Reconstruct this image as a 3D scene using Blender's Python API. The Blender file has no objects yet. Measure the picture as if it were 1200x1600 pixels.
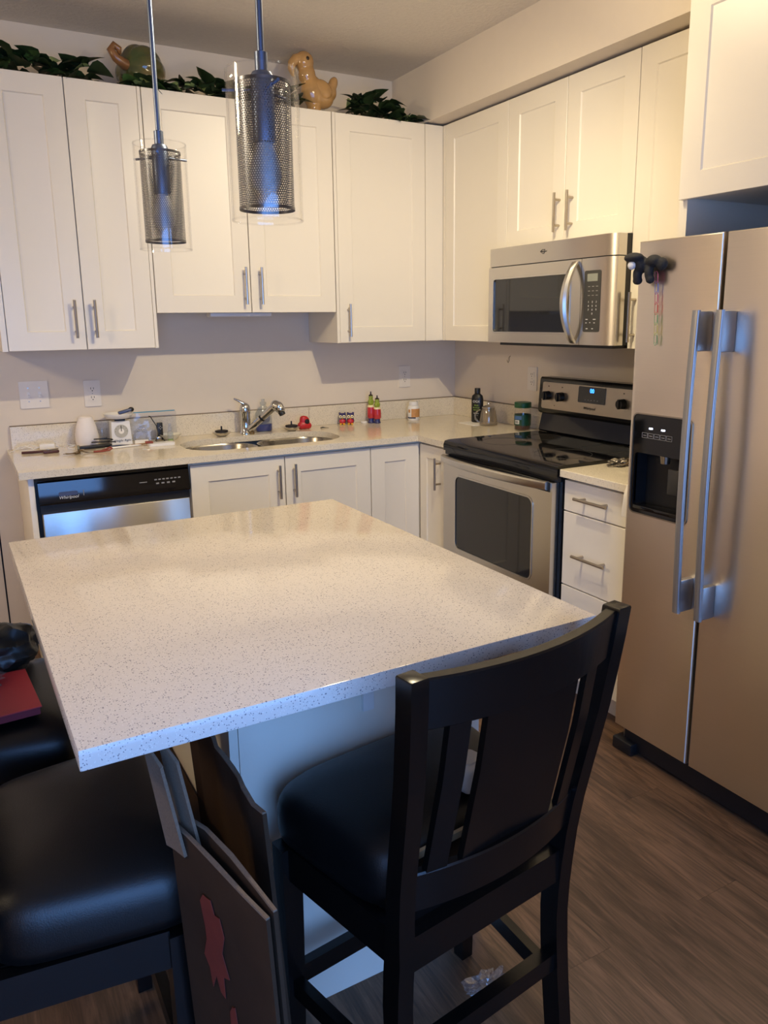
import bpy, bmesh, math, random
from mathutils import Vector, Matrix, Euler, noise
S = bpy.context.scene
C = S.collection
R = math.radians
random.seed(7)

# ------------------------------------------------------------------ camera
YAW, PITCH, ROLL, FPX = R(29.4312), R(-12.1936), R(-0.6188), 1217.31
fw = Vector((math.sin(YAW)*math.cos(PITCH), math.cos(YAW)*math.cos(PITCH), math.sin(PITCH)))
r0 = Vector((math.cos(YAW), -math.sin(YAW), 0)); u0 = r0.cross(fw)
rr = math.cos(ROLL)*r0 + math.sin(ROLL)*u0; uu = -math.sin(ROLL)*r0 + math.cos(ROLL)*u0
cd = bpy.data.cameras.new('camera'); cam = bpy.data.objects.new('camera', cd); C.objects.link(cam)
cam.matrix_world = Matrix(((rr.x, uu.x, -fw.x, -2.5549), (rr.y, uu.y, -fw.y, -3.8296), (rr.z, uu.z, -fw.z, 1.461), (0, 0, 0, 1)))
cd.sensor_fit = 'VERTICAL'; cd.sensor_height = 36.0; cd.lens = FPX/1600*36
cd.shift_x = -(620.95-600)/1600; cd.shift_y = (762.63-800)/1600
cd.clip_start = 0.02
S.camera = cam

# ------------------------------------------------------------------ world, daylight, exposure
W = bpy.data.worlds.new('world'); S.world = W; W.use_nodes = True
W.node_tree.nodes['Background'].inputs[0].default_value = (0.30, 0.50, 1.0, 1)
W.node_tree.nodes['Background'].inputs[1].default_value = 1.0
S.view_settings.view_transform = 'Standard'; S.view_settings.look = 'None'
S.view_settings.gamma = 1.0; S.view_settings.exposure = 0.08
S.view_settings.use_curve_mapping = False
def area_light(name, loc, rot, sx, sy, power, col):
    l = bpy.data.lights.new(name, 'AREA'); l.shape = 'RECTANGLE'; l.size = sx; l.size_y = sy; l.energy = power; l.color = col
    o = bpy.data.objects.new(name, l); C.objects.link(o); o.location = loc; o.rotation_euler = rot; return o
# daylight entering by the glass patio door behind the camera
area_light('patio_daylight', (-2.55, -4.84, 1.08), (R(66), 0, 0), 2.1, 1.90, 47, (0.17, 0.41, 1.0)).data.spread = R(140)

# ------------------------------------------------------------------ materials
def lin(h):
    h = h.lstrip('#'); o = []
    for i in (0, 2, 4):
        c = int(h[i:i+2], 16)/255; o.append(c/12.92 if c <= .04045 else ((c+.055)/1.055)**2.4)
    return tuple(o) + (1.0,)
MATS = {}
def mat(name, col, rough=.5, metal=0.0, var=.06, vscale=30, bump=0.0, bscale=60, spec=.5, coat=0.0, emit=None, estr=0.0, aniso=0.0, stretch=None, trans=0.0, sheen=0.0):
    m = bpy.data.materials.new(name); m.use_nodes = True; nt = m.node_tree; N = nt.nodes; L = nt.links
    b = N['Principled BSDF']; c = lin(col) if isinstance(col, str) else tuple(col)+(1,)
    b.inputs['Roughness'].default_value = rough; b.inputs['Metallic'].default_value = metal
    b.inputs['Specular IOR Level'].default_value = spec; b.inputs['Coat Weight'].default_value = coat
    b.inputs['Coat Roughness'].default_value = .08
    tc = N.new('ShaderNodeTexCoord'); src = tc.outputs['Object']
    if stretch:
        mp = N.new('ShaderNodeMapping'); mp.inputs['Scale'].default_value = stretch; L.new(src, mp.inputs[0]); src = mp.outputs[0]
    nz = N.new('ShaderNodeTexNoise'); nz.inputs['Scale'].default_value = vscale; nz.inputs['Detail'].default_value = 3
    L.new(src, nz.inputs['Vector'])
    mx = N.new('ShaderNodeMix'); mx.data_type = 'RGBA'
    mx.inputs['A'].default_value = tuple(x*(1-var) for x in c[:3])+(1,); mx.inputs['B'].default_value = tuple(min(1, x*(1+var)) for x in c[:3])+(1,)
    L.new(nz.outputs['Fac'], mx.inputs['Factor']); L.new(mx.outputs['Result'], b.inputs['Base Color'])
    if bump:
        n2 = N.new('ShaderNodeTexNoise'); n2.inputs['Scale'].default_value = bscale; n2.inputs['Detail'].default_value = 4
        L.new(src, n2.inputs['Vector'])
        bp = N.new('ShaderNodeBump'); bp.inputs['Strength'].default_value = bump; bp.inputs['Distance'].default_value = .004
        L.new(n2.outputs['Fac'], bp.inputs['Height']); L.new(bp.outputs[0], b.inputs['Normal'])
    if aniso:
        b.inputs['Anisotropic'].default_value = aniso; b.inputs['Anisotropic Rotation'].default_value = .25
        tg = N.new('ShaderNodeTangent'); tg.direction_type = 'RADIAL'; tg.axis = 'Z'; L.new(tg.outputs[0], b.inputs['Tangent'])
    if emit:
        b.inputs['Emission Color'].default_value = lin(emit); b.inputs['Emission Strength'].default_value = estr
    if trans: b.inputs['Transmission Weight'].default_value = trans
    MATS[name] = m; return m
def glass(name, tint='#ffffff', ior=1.45, rough=.02, base=.04, haze=0.0, hazecol='#dddddd'):
    m = bpy.data.materials.new(name); m.use_nodes = True; nt = m.node_tree; N = nt.nodes; L = nt.links; N.clear()
    out = N.new('ShaderNodeOutputMaterial'); t = N.new('ShaderNodeBsdfTransparent'); g = N.new('ShaderNodeBsdfGlossy')
    t.inputs[0].default_value = lin(tint); g.inputs['Roughness'].default_value = rough
    lw = N.new('ShaderNodeLayerWeight'); lw.inputs[0].default_value = .5; fr = N.new('ShaderNodeMath'); fr.operation = 'POWER'; fr.inputs[1].default_value = 4.0; L.new(lw.outputs['Facing'], fr.inputs[0])
    tc = N.new('ShaderNodeTexCoord'); nz = N.new('ShaderNodeTexNoise'); nz.inputs['Scale'].default_value = 20; L.new(tc.outputs['Object'], nz.inputs['Vector'])
    ad = N.new('ShaderNodeMath'); ad.operation = 'MULTIPLY_ADD'; ad.inputs[1].default_value = base*.5; L.new(nz.outputs['Fac'], ad.inputs[0]); f2 = N.new('ShaderNodeMath'); f2.operation = 'MULTIPLY_ADD'; f2.inputs[1].default_value = .45; f2.inputs[2].default_value = .025; L.new(fr.outputs[0], f2.inputs[0]); L.new(f2.outputs[0], ad.inputs[2])
    mx = N.new('ShaderNodeMixShader'); L.new(ad.outputs[0], mx.inputs[0]); L.new(t.outputs[0], mx.inputs[1]); L.new(g.outputs[0], mx.inputs[2])
    last = mx
    if haze:
        d = N.new('ShaderNodeBsdfDiffuse'); d.inputs[0].default_value = lin(hazecol)
        m2 = N.new('ShaderNodeMixShader'); m2.inputs[0].default_value = haze; L.new(mx.outputs[0], m2.inputs[1]); L.new(d.outputs[0], m2.inputs[2]); last = m2
    L.new(last.outputs[0], out.inputs[0]); MATS[name] = m; return m
def quartz(name, base, dark, light, sc):
    m = mat(name, base, .11, 0, .03, 8, spec=.5); nt = m.node_tree; N = nt.nodes; L = nt.links; b = N['Principled BSDF']
    prev = b.inputs['Base Color'].links[0].from_socket; tc = N.new('ShaderNodeTexCoord')
    wob = N.new('ShaderNodeTexNoise'); wob.inputs['Scale'].default_value = 90; L.new(tc.outputs['Object'], wob.inputs['Vector'])
    wv = N.new('ShaderNodeVectorMath'); wv.operation = 'MULTIPLY_ADD'; wv.inputs[1].default_value = (.006, .006, .006); L.new(wob.outputs['Color'], wv.inputs[0]); L.new(tc.outputs['Object'], wv.inputs[2])
    for scale, thr, keep, colr in ((sc, .30, .62, dark), (sc*.6, .24, .84, dark), (sc*1.3, .28, .6, light)):
        v = N.new('ShaderNodeTexVoronoi'); v.inputs['Scale'].default_value = scale; L.new(wv.outputs[0], v.inputs['Vector'])
        lt = N.new('ShaderNodeMath'); lt.operation = 'LESS_THAN'; lt.inputs[1].default_value = thr; L.new(v.outputs['Distance'], lt.inputs[0])
        sx = N.new('ShaderNodeSeparateColor'); L.new(v.outputs['Color'], sx.inputs[0])
        gt = N.new('ShaderNodeMath'); gt.operation = 'GREATER_THAN'; gt.inputs[1].default_value = keep; L.new(sx.outputs[0], gt.inputs[0])
        ml = N.new('ShaderNodeMath'); ml.operation = 'MULTIPLY'; L.new(lt.outputs[0], ml.inputs[0]); L.new(gt.outputs[0], ml.inputs[1])
        mx = N.new('ShaderNodeMix'); mx.data_type = 'RGBA'; L.new(ml.outputs[0], mx.inputs['Factor']); L.new(prev, mx.inputs['A']); mx.inputs['B'].default_value = lin(colr); prev = mx.outputs['Result']
    L.new(prev, b.inputs['Base Color']); return m
def wood_floor(name):
    m = mat(name, '#5d4637', .42, 0, .1, 8); nt = m.node_tree; N = nt.nodes; L = nt.links; b = N['Principled BSDF']
    tc = N.new('ShaderNodeTexCoord'); oi = N.new('ShaderNodeObjectInfo')
    ad = N.new('ShaderNodeVectorMath'); ad.operation = 'MULTIPLY_ADD'; ad.inputs[1].default_value = (40, 40, 40); 
    cv = N.new('ShaderNodeCombineXYZ'); L.new(oi.outputs['Random'], cv.inputs[0]); L.new(oi.outputs['Random'], cv.inputs[1]); L.new(cv.outputs[0], ad.inputs[0]); L.new(tc.outputs['Object'], ad.inputs[2])
    mp = N.new('ShaderNodeMapping'); mp.inputs['Scale'].default_value = (13, 1.5, 1); L.new(ad.outputs[0], mp.inputs[0])
    n1 = N.new('ShaderNodeTexNoise'); n1.inputs['Scale'].default_value = 2.2; n1.inputs['Detail'].default_value = 8; n1.inputs['Roughness'].default_value = .65; n1.inputs['Distortion'].default_value = 1.2; L.new(mp.outputs[0], n1.inputs['Vector'])
    mp2 = N.new('ShaderNodeMapping'); mp2.inputs['Scale'].default_value = (110, 3.5, 1); L.new(ad.outputs[0], mp2.inputs[0])
    n2 = N.new('ShaderNodeTexNoise'); n2.inputs['Scale'].default_value = 1.6; n2.inputs['Detail'].default_value = 4; L.new(mp2.outputs[0], n2.inputs['Vector'])
    mul = N.new('ShaderNodeMath'); mul.operation = 'MULTIPLY_ADD'; mul.inputs[1].default_value = .45; L.new(n2.outputs['Fac'], mul.inputs[0]); L.new(n1.outputs['Fac'], mul.inputs[2])
    rp = N.new('ShaderNodeValToRGB'); L.new(mul.outputs[0], rp.inputs[0])
    e = rp.color_ramp.elements; e[0].position = .42; e[0].color = lin('#2e2119'); e[1].position = 1.0; e[1].color = lin('#846249')
    k = rp.color_ramp.elements.new(.68); k.color = lin('#5a422f')
    hv = N.new('ShaderNodeHueSaturation'); L.new(rp.outputs[0], hv.inputs['Color'])
    mr = N.new('ShaderNodeMapRange'); mr.inputs['To Min'].default_value = .82; mr.inputs['To Max'].default_value = 1.12; L.new(oi.outputs['Random'], mr.inputs[0]); L.new(mr.outputs[0], hv.inputs['Value'])
    L.new(hv.outputs[0], b.inputs['Base Color'])
    bp = N.new('ShaderNodeBump'); bp.inputs['Strength'].default_value = .25; bp.inputs['Distance'].default_value = .002; L.new(mul.outputs[0], bp.inputs['Height']); L.new(bp.outputs[0], b.inputs['Normal'])
    return m

mat('wall_paint', '#e2d5c3', .75, 0, .02, 20, .06, 180)
mat('ceiling_texture', '#e3d9c9', .9, 0, .05, 60, 1.0, 60)
mat('cabinet_paint', '#ece3d2', .34, 0, .01, 10, .03, 260)
mat('cabinet_inside', '#d9cfbe', .6, 0, .03)
quartz('quartz_counter', '#e3d7c0', '#93826a', '#ebe0ca', 330)
quartz('quartz_island', '#ddd2c6', '#8b8383', '#ece4da', 300)
mat('steel', '#cfc9c0', .27, 1.0, .04, 4, aniso=.75, stretch=(1, 1, 160))
mat('steel_fridge', '#efe4d6', .31, 1.0, .03, 3, aniso=.8, stretch=(1, 1, 140))
mat('steel_handle', '#cfcac2', .3, 1.0, .05, 20)
mat('handle_grey', '#a9a9ab', .38, .85, .04, 20)
mat('nickel', '#b5ab9d', .28, 1.0, .04, 20)
mat('chrome', '#cfd0d2', .08, 1.0, .02, 20)
mat('sink_steel', '#a9a49c', .25, 1.0, .05, 20)
mat('black_gloss', '#0b0b0d', .06, 0, .1, 20, spec=.6)
mat('black_enamel', '#121214', .22, 0, .1, 20)
mat('black_plastic', '#141416', .42, 0, .1, 20)
mat('dark_glass', '#1c1d1f', .05, 0, .1, 20, spec=.7)
mat('keypad_grey', '#3a3834', .35, 0, .05, 20)
mat('display_grey', '#8b8d82', .3, 0, .05, 20)
mat('print_white', '#d9d9d9', .5, 0, .02)
mat('print_grey', '#8f8d8a', .5, 0, .02)
mat('print_dark', '#3a3733', .5, 0, .02)
mat('clock_blue', '#0b1a66', .4, 0, .02, emit='#2f7dff', estr=6.0)
mat('led_white', '#dfe6ff', .4, 0, .02, emit='#dfe6ff', estr=5.0)
mat('espresso_wood', '#0d0a09', .26, 0, .25, 12, .05, 60, spec=.5, stretch=(1, 1, .15))
mat('black_leather', '#080707', .42, 0, .2, 40, .10, 420)
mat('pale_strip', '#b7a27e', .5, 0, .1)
wood_floor('floor_wood')
mat('subfloor', '#2a2019', .8)
mat('white_plastic', '#e9e6e1', .35, 0, .02)
mat('white_matte', '#ece4df', .6, 0, .03, 40, .05)
mat('socket_dark', '#23211f', .5)
mat('plate_ivory', '#e8dfd2', .4, 0, .02)
mat('pendant_metal', '#74819c', .36, 1.0, .05, 20)
mat('pendant_mesh', '#6d7079', .28, 1.0, .05, 20)
mat('bulb_white', '#e8e6e0', .25, 0, .02, trans=.0)
glass('clear_glass'); glass('teapot_glass', '#f4efe6', base=.25, haze=.10, hazecol='#c9c2b6'); glass('door_glass', base=.03); glass('plastic_film', '#f3f5fa', 1.35, .12, .1, .10, '#c8ccd6'); glass('frosted_bottle', '#eef2f6', 1.3, .15, .1, .13, '#d9dbd8')
glass('wrapper_film', '#f6f4f2', 1.4, .08, .25, .06, '#d8d8dc')
mat('leaf_dark', '#27381f', .35, 0, .5, 60, spec=.5)
mat('leaf_mid', '#3f5a2a', .4, 0, .6, 70)
mat('leaf_pale', '#8fa061', .45, 0, .6, 70)
mat('vine_stem', '#4a3a22', .6)
mat('parrot_glaze', '#b98e57', .14, 0, .25, 14, coat=.6)
mat('eye_dark', '#3a2a18', .2)
mat('stem_clay', '#8d5f36', .28, 0, .25, 18, coat=.4)
mat('soap_blue', '#123a9a', .1, 0, .05, spec=.6)
mat('red_rubber', '#c5262b', .4, 0, .1)
mat('dark_hole', '#160b0b', .6)
mat('owl_navy', '#25205f', .3, 0, .2, coat=.5); mat('owl_red', '#c22637', .3, 0, .3, 200, coat=.5)
mat('owl_cream', '#f2e4b0', .3); mat('owl_yellow', '#f0b62c', .3)
mat('figure_green', '#8f9f34', .3, 0, .3, 60, coat=.5); mat('figure_red', '#bd2a35', .3, 0, .15, 60, coat=.5); mat('figure_navy', '#262a63', .3, coat=.5)
mat('label_tan', '#c58f55', .5, 0, .25, 90); mat('label_navy', '#2a3550', .5)
mat('label_green', '#8fae4a', .5, 0, .3, 120); mat('lid_green', '#1d5a33', .4, 0, .1); mat('jar_green', '#17402c', .4, 0, .15); mat('label_blue', '#3f6190', .5, 0, .2, 90)
mat('coffee', '#4a2b1c', .8, 0, .3, 200)
mat('brass_key', '#8f7850', .35, .9, .2); mat('red_strap', '#8c3f30', .6, 0, .2)
mat('dark_red_plastic', '#4a2426', .4, 0, .3, 60)
mat('dial_grey', '#b9b4a6', .5, 0, .1, 60); mat('blue_seal', '#2f8fb2', .4)
mat('steel_blue', '#4c5675', .4, .2, .2)
mat('paper_white', '#efe9df', .8, 0, .02); mat('glass_cream', '#e8e3cf', .2, 0, .03, coat=.4)
mat('red_folder', '#a8343d', .55, 0, .06, 10); mat('red_folder_edge', '#741a2a', .6)
mat('bag_black', '#1f201d', .36, 0, .3, 12, .15, 30)
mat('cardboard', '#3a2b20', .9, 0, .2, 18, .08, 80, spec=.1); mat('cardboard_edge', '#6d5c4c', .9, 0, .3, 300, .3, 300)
mat('card_print_red', '#6a2416', .8, 0, .25, 30); mat('card_print_blue', '#241f20', .8, 0, .25, 30)
mat('plush_black', '#1d1d20', .75, 0, .3, 120, .4, 250); mat('plush_white', '#d9d9dc', .8)
for n, c in (('clip_pink', '#c65a72'), ('clip_blue', '#6f7fc0'), ('clip_red', '#c84238'), ('clip_green', '#78a06c'), ('clip_yellow', '#c9bd6c')): mat(n, c, .35, 0, .1)
def gourd_mat():
    m = mat('gourd_glaze', '#6d6a3f', .14, 0, .2, 10, coat=.6); N = m.node_tree.nodes; L = m.node_tree.links; b = N['Principled BSDF']
    tc = N.new('ShaderNodeTexCoord'); n = N.new('ShaderNodeTexNoise'); n.inputs['Scale'].default_value = 9; n.inputs['Detail'].default_value = 5; L.new(tc.outputs['Object'], n.inputs['Vector'])
    rp = N.new('ShaderNodeValToRGB'); L.new(n.outputs['Fac'], rp.inputs[0]); e = rp.color_ramp.elements
    e[0].position = .35; e[0].color = lin('#4a5630'); e[1].position = .68; e[1].color = lin('#7d683c'); k = e.new(.5); k.color = lin('#625b32')
    L.new(rp.outputs[0], b.inputs['Base Color'])
gourd_mat()

# ------------------------------------------------------------------ mesh helpers
WL = {}
def bmn(): return bmesh.new()
def box(bm, x0, x1, y0, y1, z0, z1, bev=0, seg=2):
    x0, x1 = min(x0, x1), max(x0, x1); y0, y1 = min(y0, y1), max(y0, y1); z0, z1 = min(z0, z1), max(z0, z1)
    mtx = Matrix.Translation(((x0+x1)/2, (y0+y1)/2, (z0+z1)/2)) @ Matrix.Diagonal((x1-x0, y1-y0, z1-z0, 1))
    g = bmesh.ops.create_cube(bm, size=1, matrix=mtx)
    if bev:
        es = list({e for v in g['verts'] for e in v.link_edges})
        bmesh.ops.bevel(bm, geom=es, offset=bev, segments=seg, profile=.5, affect='EDGES')
    return bm
def B(*a, **k): return box(bmn(), *a, **k)
def rings(bm, rs, cap0=True, cap1=True, closed=False):
    vs = [[bm.verts.new(p) for p in r] for r in rs]; n = len(vs[0])
    k = len(vs)
    for i in range(k if closed else k-1):
        a, b = vs[i], vs[(i+1) % k]
        for j in range(n):
            bm.faces.new((a[j], a[(j+1) % n], b[(j+1) % n], b[j]))
    if not closed:
        if cap0: bm.faces.new(list(reversed(vs[0])))
        if cap1: bm.faces.new(vs[-1])
    return bm
def frame_for(d):
    d = Vector(d).normalized(); a = Vector((0, 0, 1)) if abs(d.z) < .9 else Vector((1, 0, 0))
    u = d.cross(a).normalized(); return u, d.cross(u).normalized()
def cyl(bm, p0, p1, r, r1=None, n=16, cap=True):
    p0, p1 = Vector(p0), Vector(p1); u, v = frame_for(p1-p0); r1 = r if r1 is None else r1
    return rings(bm, [[p + (u*math.cos(2*math.pi*i/n) + v*math.sin(2*math.pi*i/n))*q for i in range(n)] for p, q in ((p0, r), (p1, r1))], cap, cap)
def tube(bm, pts, r, n=8, closed=False, flat=1.0):
    pts = [Vector(p) for p in pts]; k = len(pts); rs = []; pu = None
    for i, p in enumerate(pts):
        d = (pts[(i+1) % k]-pts[i-1]) if closed else (pts[min(i+1, k-1)]-pts[max(i-1, 0)])
        d.normalize()
        if pu is None: u, v = frame_for(d)
        else:
            u = pu - d*pu.dot(d); u.normalize(); v = d.cross(u)
        pu = u; q = r[i] if isinstance(r, (list, tuple)) else r
        rs.append([p + u*math.cos(2*math.pi*j/n)*q + v*math.sin(2*math.pi*j/n)*q*flat for j in range(n)])
    return rings(bm, rs, closed=closed)
def lathe(bm, prof, c=(0, 0, 0), n=24, cap=True):
    c = Vector(c)
    rs = [[c + Vector((max(r, 1e-4)*math.cos(2*math.pi*i/n), max(r, 1e-4)*math.sin(2*math.pi*i/n), z)) for i in range(n)] for r, z in prof]
    return rings(bm, rs, cap, cap)
def ball(bm, c, r, seg=16, rot=None):
    r = r if isinstance(r, (tuple, list)) else (r, r, r)
    m = Matrix.Translation(c) @ (rot.to_matrix().to_4x4() if rot else Matrix()) @ Matrix.Diagonal((*r, 1))
    bmesh.ops.create_uvsphere(bm, u_segments=seg, v_segments=max(6, seg//2+2), radius=1, matrix=m); return bm
def prism(bm, outer, holes, f, w0, w1):
    """2-D outline with holes, filled and extruded; f(u,v,w) -> xyz"""
    loops = []
    for lp in [outer]+holes:
        vs = [bm.verts.new((u, v, 0)) for u, v in lp]; loops.append(vs)
    es = [bm.edges.new((vs[i], vs[(i+1) % len(vs)])) for vs in loops for i in range(len(vs))]
    g = bmesh.ops.triangle_fill(bm, use_beauty=True, use_dissolve=False, edges=es)
    fs = [x for x in g['geom'] if isinstance(x, bmesh.types.BMFace)]
    bottom = {v: bm.verts.new((v.co.x, v.co.y, 1)) for vs in loops for v in vs}
    for fc in fs: bm.faces.new([bottom[v] for v in reversed(fc.verts)])
    for vs in loops:
        for i in range(len(vs)):
            a, b = vs[i], vs[(i+1) % len(vs)]; bm.faces.new((a, b, bottom[b], bottom[a]))
    for vs in loops:
        for v in vs:
            b = bottom[v]; u_, v_ = v.co.x, v.co.y
            v.co = f(u_, v_, w0); b.co = f(u_, v_, w1)
    bmesh.ops.recalc_face_normals(bm, faces=bm.faces); return bm
def rrect(u0, u1, v0, v1, r, n=6):
    o = []
    for cx, cy, a in ((u1-r, v1-r, 0), (u0+r, v1-r, 90), (u0+r, v0+r, 180), (u1-r, v0+r, 270)):
        for i in range(n+1):
            t = R(a+90*i/n); o.append((cx+r*math.cos(t), cy+r*math.sin(t)))
    return o
FY = lambda u, v, w: (u, w, v)        # drawn on a wall seen along +y
FX = lambda u, v, w: (w, u, v)        # drawn on a wall seen along +x
FZ = lambda u, v, w: (u, v, w)
def mesh_from(name, bm, m, angle=35, smooth=True, recalc=True):
    if recalc: bmesh.ops.recalc_face_normals(bm, faces=bm.faces)
    me = bpy.data.meshes.new(name)
    if smooth:
        for f in bm.faces: f.smooth = True
        for e in bm.edges:
            if len(e.link_faces) != 2 or e.calc_face_angle(0) > R(angle): e.smooth = False
    bm.to_mesh(me); bm.free(); me.materials.append(MATS[m] if isinstance(m, str) else m); return me
def part(name, bm, m, parent, label=None, **k):
    wl = WL.get(parent, Vector((0, 0, 0)))
    bmesh.ops.translate(bm, vec=-wl, verts=bm.verts)
    o = bpy.data.objects.new(name, mesh_from(name, bm, m, **k)); C.objects.link(o); o.parent = parent; WL[o] = wl
    if label: o['label'] = label
    return o
def tag(o, label, cat, group=None, kind=None):
    if label: o['label'] = label
    if cat: o['category'] = cat
    if group: o['group'] = group
    if kind: o['kind'] = kind
    return o
def thing(name, label, cat, loc=(0, 0, 0), group=None):
    o = bpy.data.objects.new(name, None); C.objects.link(o); o.location = loc; o.empty_display_size = .05
    WL[o] = Vector(loc); return tag(o, label, cat, group)
def solo(name, bm, m, label=None, cat=None, group=None, kind=None, origin=None, **k):
    if origin is None:
        xs = [v.co for v in bm.verts]; origin = Vector(((min(v.x for v in xs)+max(v.x for v in xs))/2, (min(v.y for v in xs)+max(v.y for v in xs))/2, min(v.z for v in xs)))
    origin = Vector(origin); bmesh.ops.translate(bm, vec=-origin, verts=bm.verts)
    o = bpy.data.objects.new(name, mesh_from(name, bm, m, **k)); C.objects.link(o); o.location = origin; WL[o] = origin
    return tag(o, label, cat, group, kind)
def struct(name, bm, m, parent=None):
    o = solo(name, bm, m, kind='structure', origin=(0, 0, 0), smooth=False); return o
def blob(balls, voxel=.004, smooth=6):
    """ellipsoids fused to one skin -> bmesh in world coordinates"""
    bm = bmn()
    for c, r, *rt in balls: ball(bm, c, r, 16, Euler(rt[0]) if rt else None)
    me = bpy.data.meshes.new('tmp'); bm.to_mesh(me); bm.free(); o = bpy.data.objects.new('tmp', me); C.objects.link(o)
    md = o.modifiers.new('r', 'REMESH'); md.mode = 'VOXEL'; md.voxel_size = voxel
    sm = o.modifiers.new('s', 'SMOOTH'); sm.iterations = smooth; sm.factor = .5
    dg = bpy.context.evaluated_depsgraph_get(); dg.update(); m2 = bpy.data.meshes.new_from_object(o.evaluated_get(dg))
    bpy.data.objects.remove(o); bpy.data.meshes.remove(me); b2 = bmn(); b2.from_mesh(m2); bpy.data.meshes.remove(m2); return b2
def text(name, body, size, m, parent, pos, face='y', shear=0.0, align='CENTER', label=None):
    cu = bpy.data.curves.new('t', 'FONT'); cu.body = body; cu.size = size; cu.align_x = align; cu.align_y = 'CENTER'; cu.extrude = .0003; cu.shear = shear
    o = bpy.data.objects.new('t', cu); C.objects.link(o); dg = bpy.context.evaluated_depsgraph_get(); dg.update()
    me = bpy.data.meshes.new_from_object(o.evaluated_get(dg)); bpy.data.objects.remove(o)
    ax = {'y': Matrix(((1, 0, 0), (0, 0, -1), (0, 1, 0))), 'x': Matrix(((0, 0, -1), (-1, 0, 0), (0, 1, 0)))}[face]
    b = bmn(); b.from_mesh(me); bpy.data.meshes.remove(me); bmesh.ops.transform(b, matrix=Matrix.Translation(pos) @ ax.to_4x4(), verts=b.verts)
    return part(name, b, m, parent, label, smooth=False, recalc=False)
def copy_tree(o, parent=None):
    c = o.copy(); C.objects.link(c); c.parent = parent
    for ch in list(o.children): copy_tree(ch, c)
    return c

# ------------------------------------------------------------------ the room
ZC = 2.669; X0, Y0 = -6.4, -4.9
fl = struct('floor', B(X0, 0, Y0, 0, -.03, -.004), 'subfloor')
pm = None
def plank_mesh(l):
    return mesh_from('plank', B(-.0749, .0749, -l/2+.0003, l/2-.0003, -.004, 0), 'floor_wood', smooth=False)
full = plank_mesh(1.2); PL = {}
for i in range(43):
    x = -.075-.15*i; y = 0 - random.choice((.3, .5, .7, .9, 1.1)); a = 0
    while a > Y0+.02:
        b = max(y, Y0); l = round(a-b, 3)
        if l not in PL: PL[l] = full if abs(l-1.2) < .001 else plank_mesh(l)
        o = bpy.data.objects.new('plank', PL[l]); C.objects.link(o); o.parent = fl; o.location = (x, (a+b)/2, 0)
        a = b; y = b-1.2
struct('ceiling', B(X0, .1, Y0-.1, .1, ZC, ZC+.1), 'ceiling_texture')
struct('wall_back', B(-2.449, .1, 0, .1, 0, ZC), 'wall_paint')
struct('wall_back_left', B(X0-.1, -2.456, 0, .1, 0, ZC), 'wall_paint')
struct('trim_2', B(-2.456, -2.449, .02, .03, 0, ZC), 'black_plastic')
struct('wall_right', B(0, .1, Y0-.1, 0, 0, ZC), 'wall_paint')
struct('wall_left', B(X0-.1, X0, Y0-.1, 0, 0, ZC), 'wall_paint')
struct('wall_front', prism(bmn(), [(X0, 0), (0, 0), (0, ZC), (X0, ZC)], [[(-3.65, .04), (-1.45, .04), (-1.45, 2.12), (-3.65, 2.12)]], FY, Y0-.1, Y0), 'wall_paint')
struct('trim_1', B(-.401, 0, Y0, 0, 2.4025, ZC), 'wall_paint')
struct('baseboard_back', B(X0, -2.458, -.014, 0, 0, .107), 'cabinet_paint')
w1 = struct('window_1', prism(bmn(), [(-3.65, .04), (-1.45, .04), (-1.45, 2.12), (-3.65, 2.12)], [[(-3.58, .1), (-2.58, .1), (-2.58, 2.06), (-3.58, 2.06)], [(-2.52, .1), (-1.52, .1), (-1.52, 2.06), (-2.52, 2.06)]], FY, Y0-.08, Y0-.03), 'white_plastic')
for a, b in ((-3.58, -2.58), (-2.52, -1.52)): part('pane', B(a, b, Y0-.058, Y0-.052, .1, 2.06), 'door_glass', w1)

# ------------------------------------------------------------------ cabinet building blocks
def shaker(face, a0, a1, z0, z1, front, thick=.019, fr=.073, dp=.006, flat=False):
    """routed one-piece door; a = along the wall"""
    f = FY if face == 'y' else FX; bm = bmn(); e = .0012
    a0, a1 = min(a0, a1), max(a0, a1)
    def ring(ins, w): return [Vector(f(u, v, w)) for u, v in ((a0+ins, z0+ins), (a1-ins, z0+ins), (a1-ins, z1-ins), (a0+ins, z1-ins))]
    rs = [ring(0, front+thick), ring(0, front+e), ring(e, front)]
    if not flat: rs += [ring(fr, front), ring(fr+.004, front+dp*.9), ring(fr+.007, front+dp)]
    return rings(bm, rs)
def pull(face, a, z0, z1, front, vertical=True, out=.032, r=.0058):
    """round bar pull on two posts"""
    f = FY if face == 'y' else FX; bm = bmn()
    if vertical:
        cyl(bm, f(a, z0, front-out), f(a, z1, front-out), r, n=10)
        for z in (z0+.027, z1-.027): cyl(bm, f(a, z, front-out), f(a, z, front+.0005), r*.85, n=8)
    else:
        cyl(bm, f(z0, a, front-out), f(z1, a, front-out), r, n=10)
        for z in (z0+.027, z1-.027): cyl(bm, f(z, a, front-out), f(z, a, front+.0005), r*.85, n=8)
    return bm
def door(parent, face, a0, a1, z0, z1, front, handle=None, **k):
    d = part('door', shaker(face, a0, a1, z0, z1, front, **k), 'cabinet_paint', parent, angle=20)
    if handle: part('handle', pull(face, handle[0], handle[1], handle[2], front), 'nickel', d, 'brushed nickel bar handle')
    return d

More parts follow.
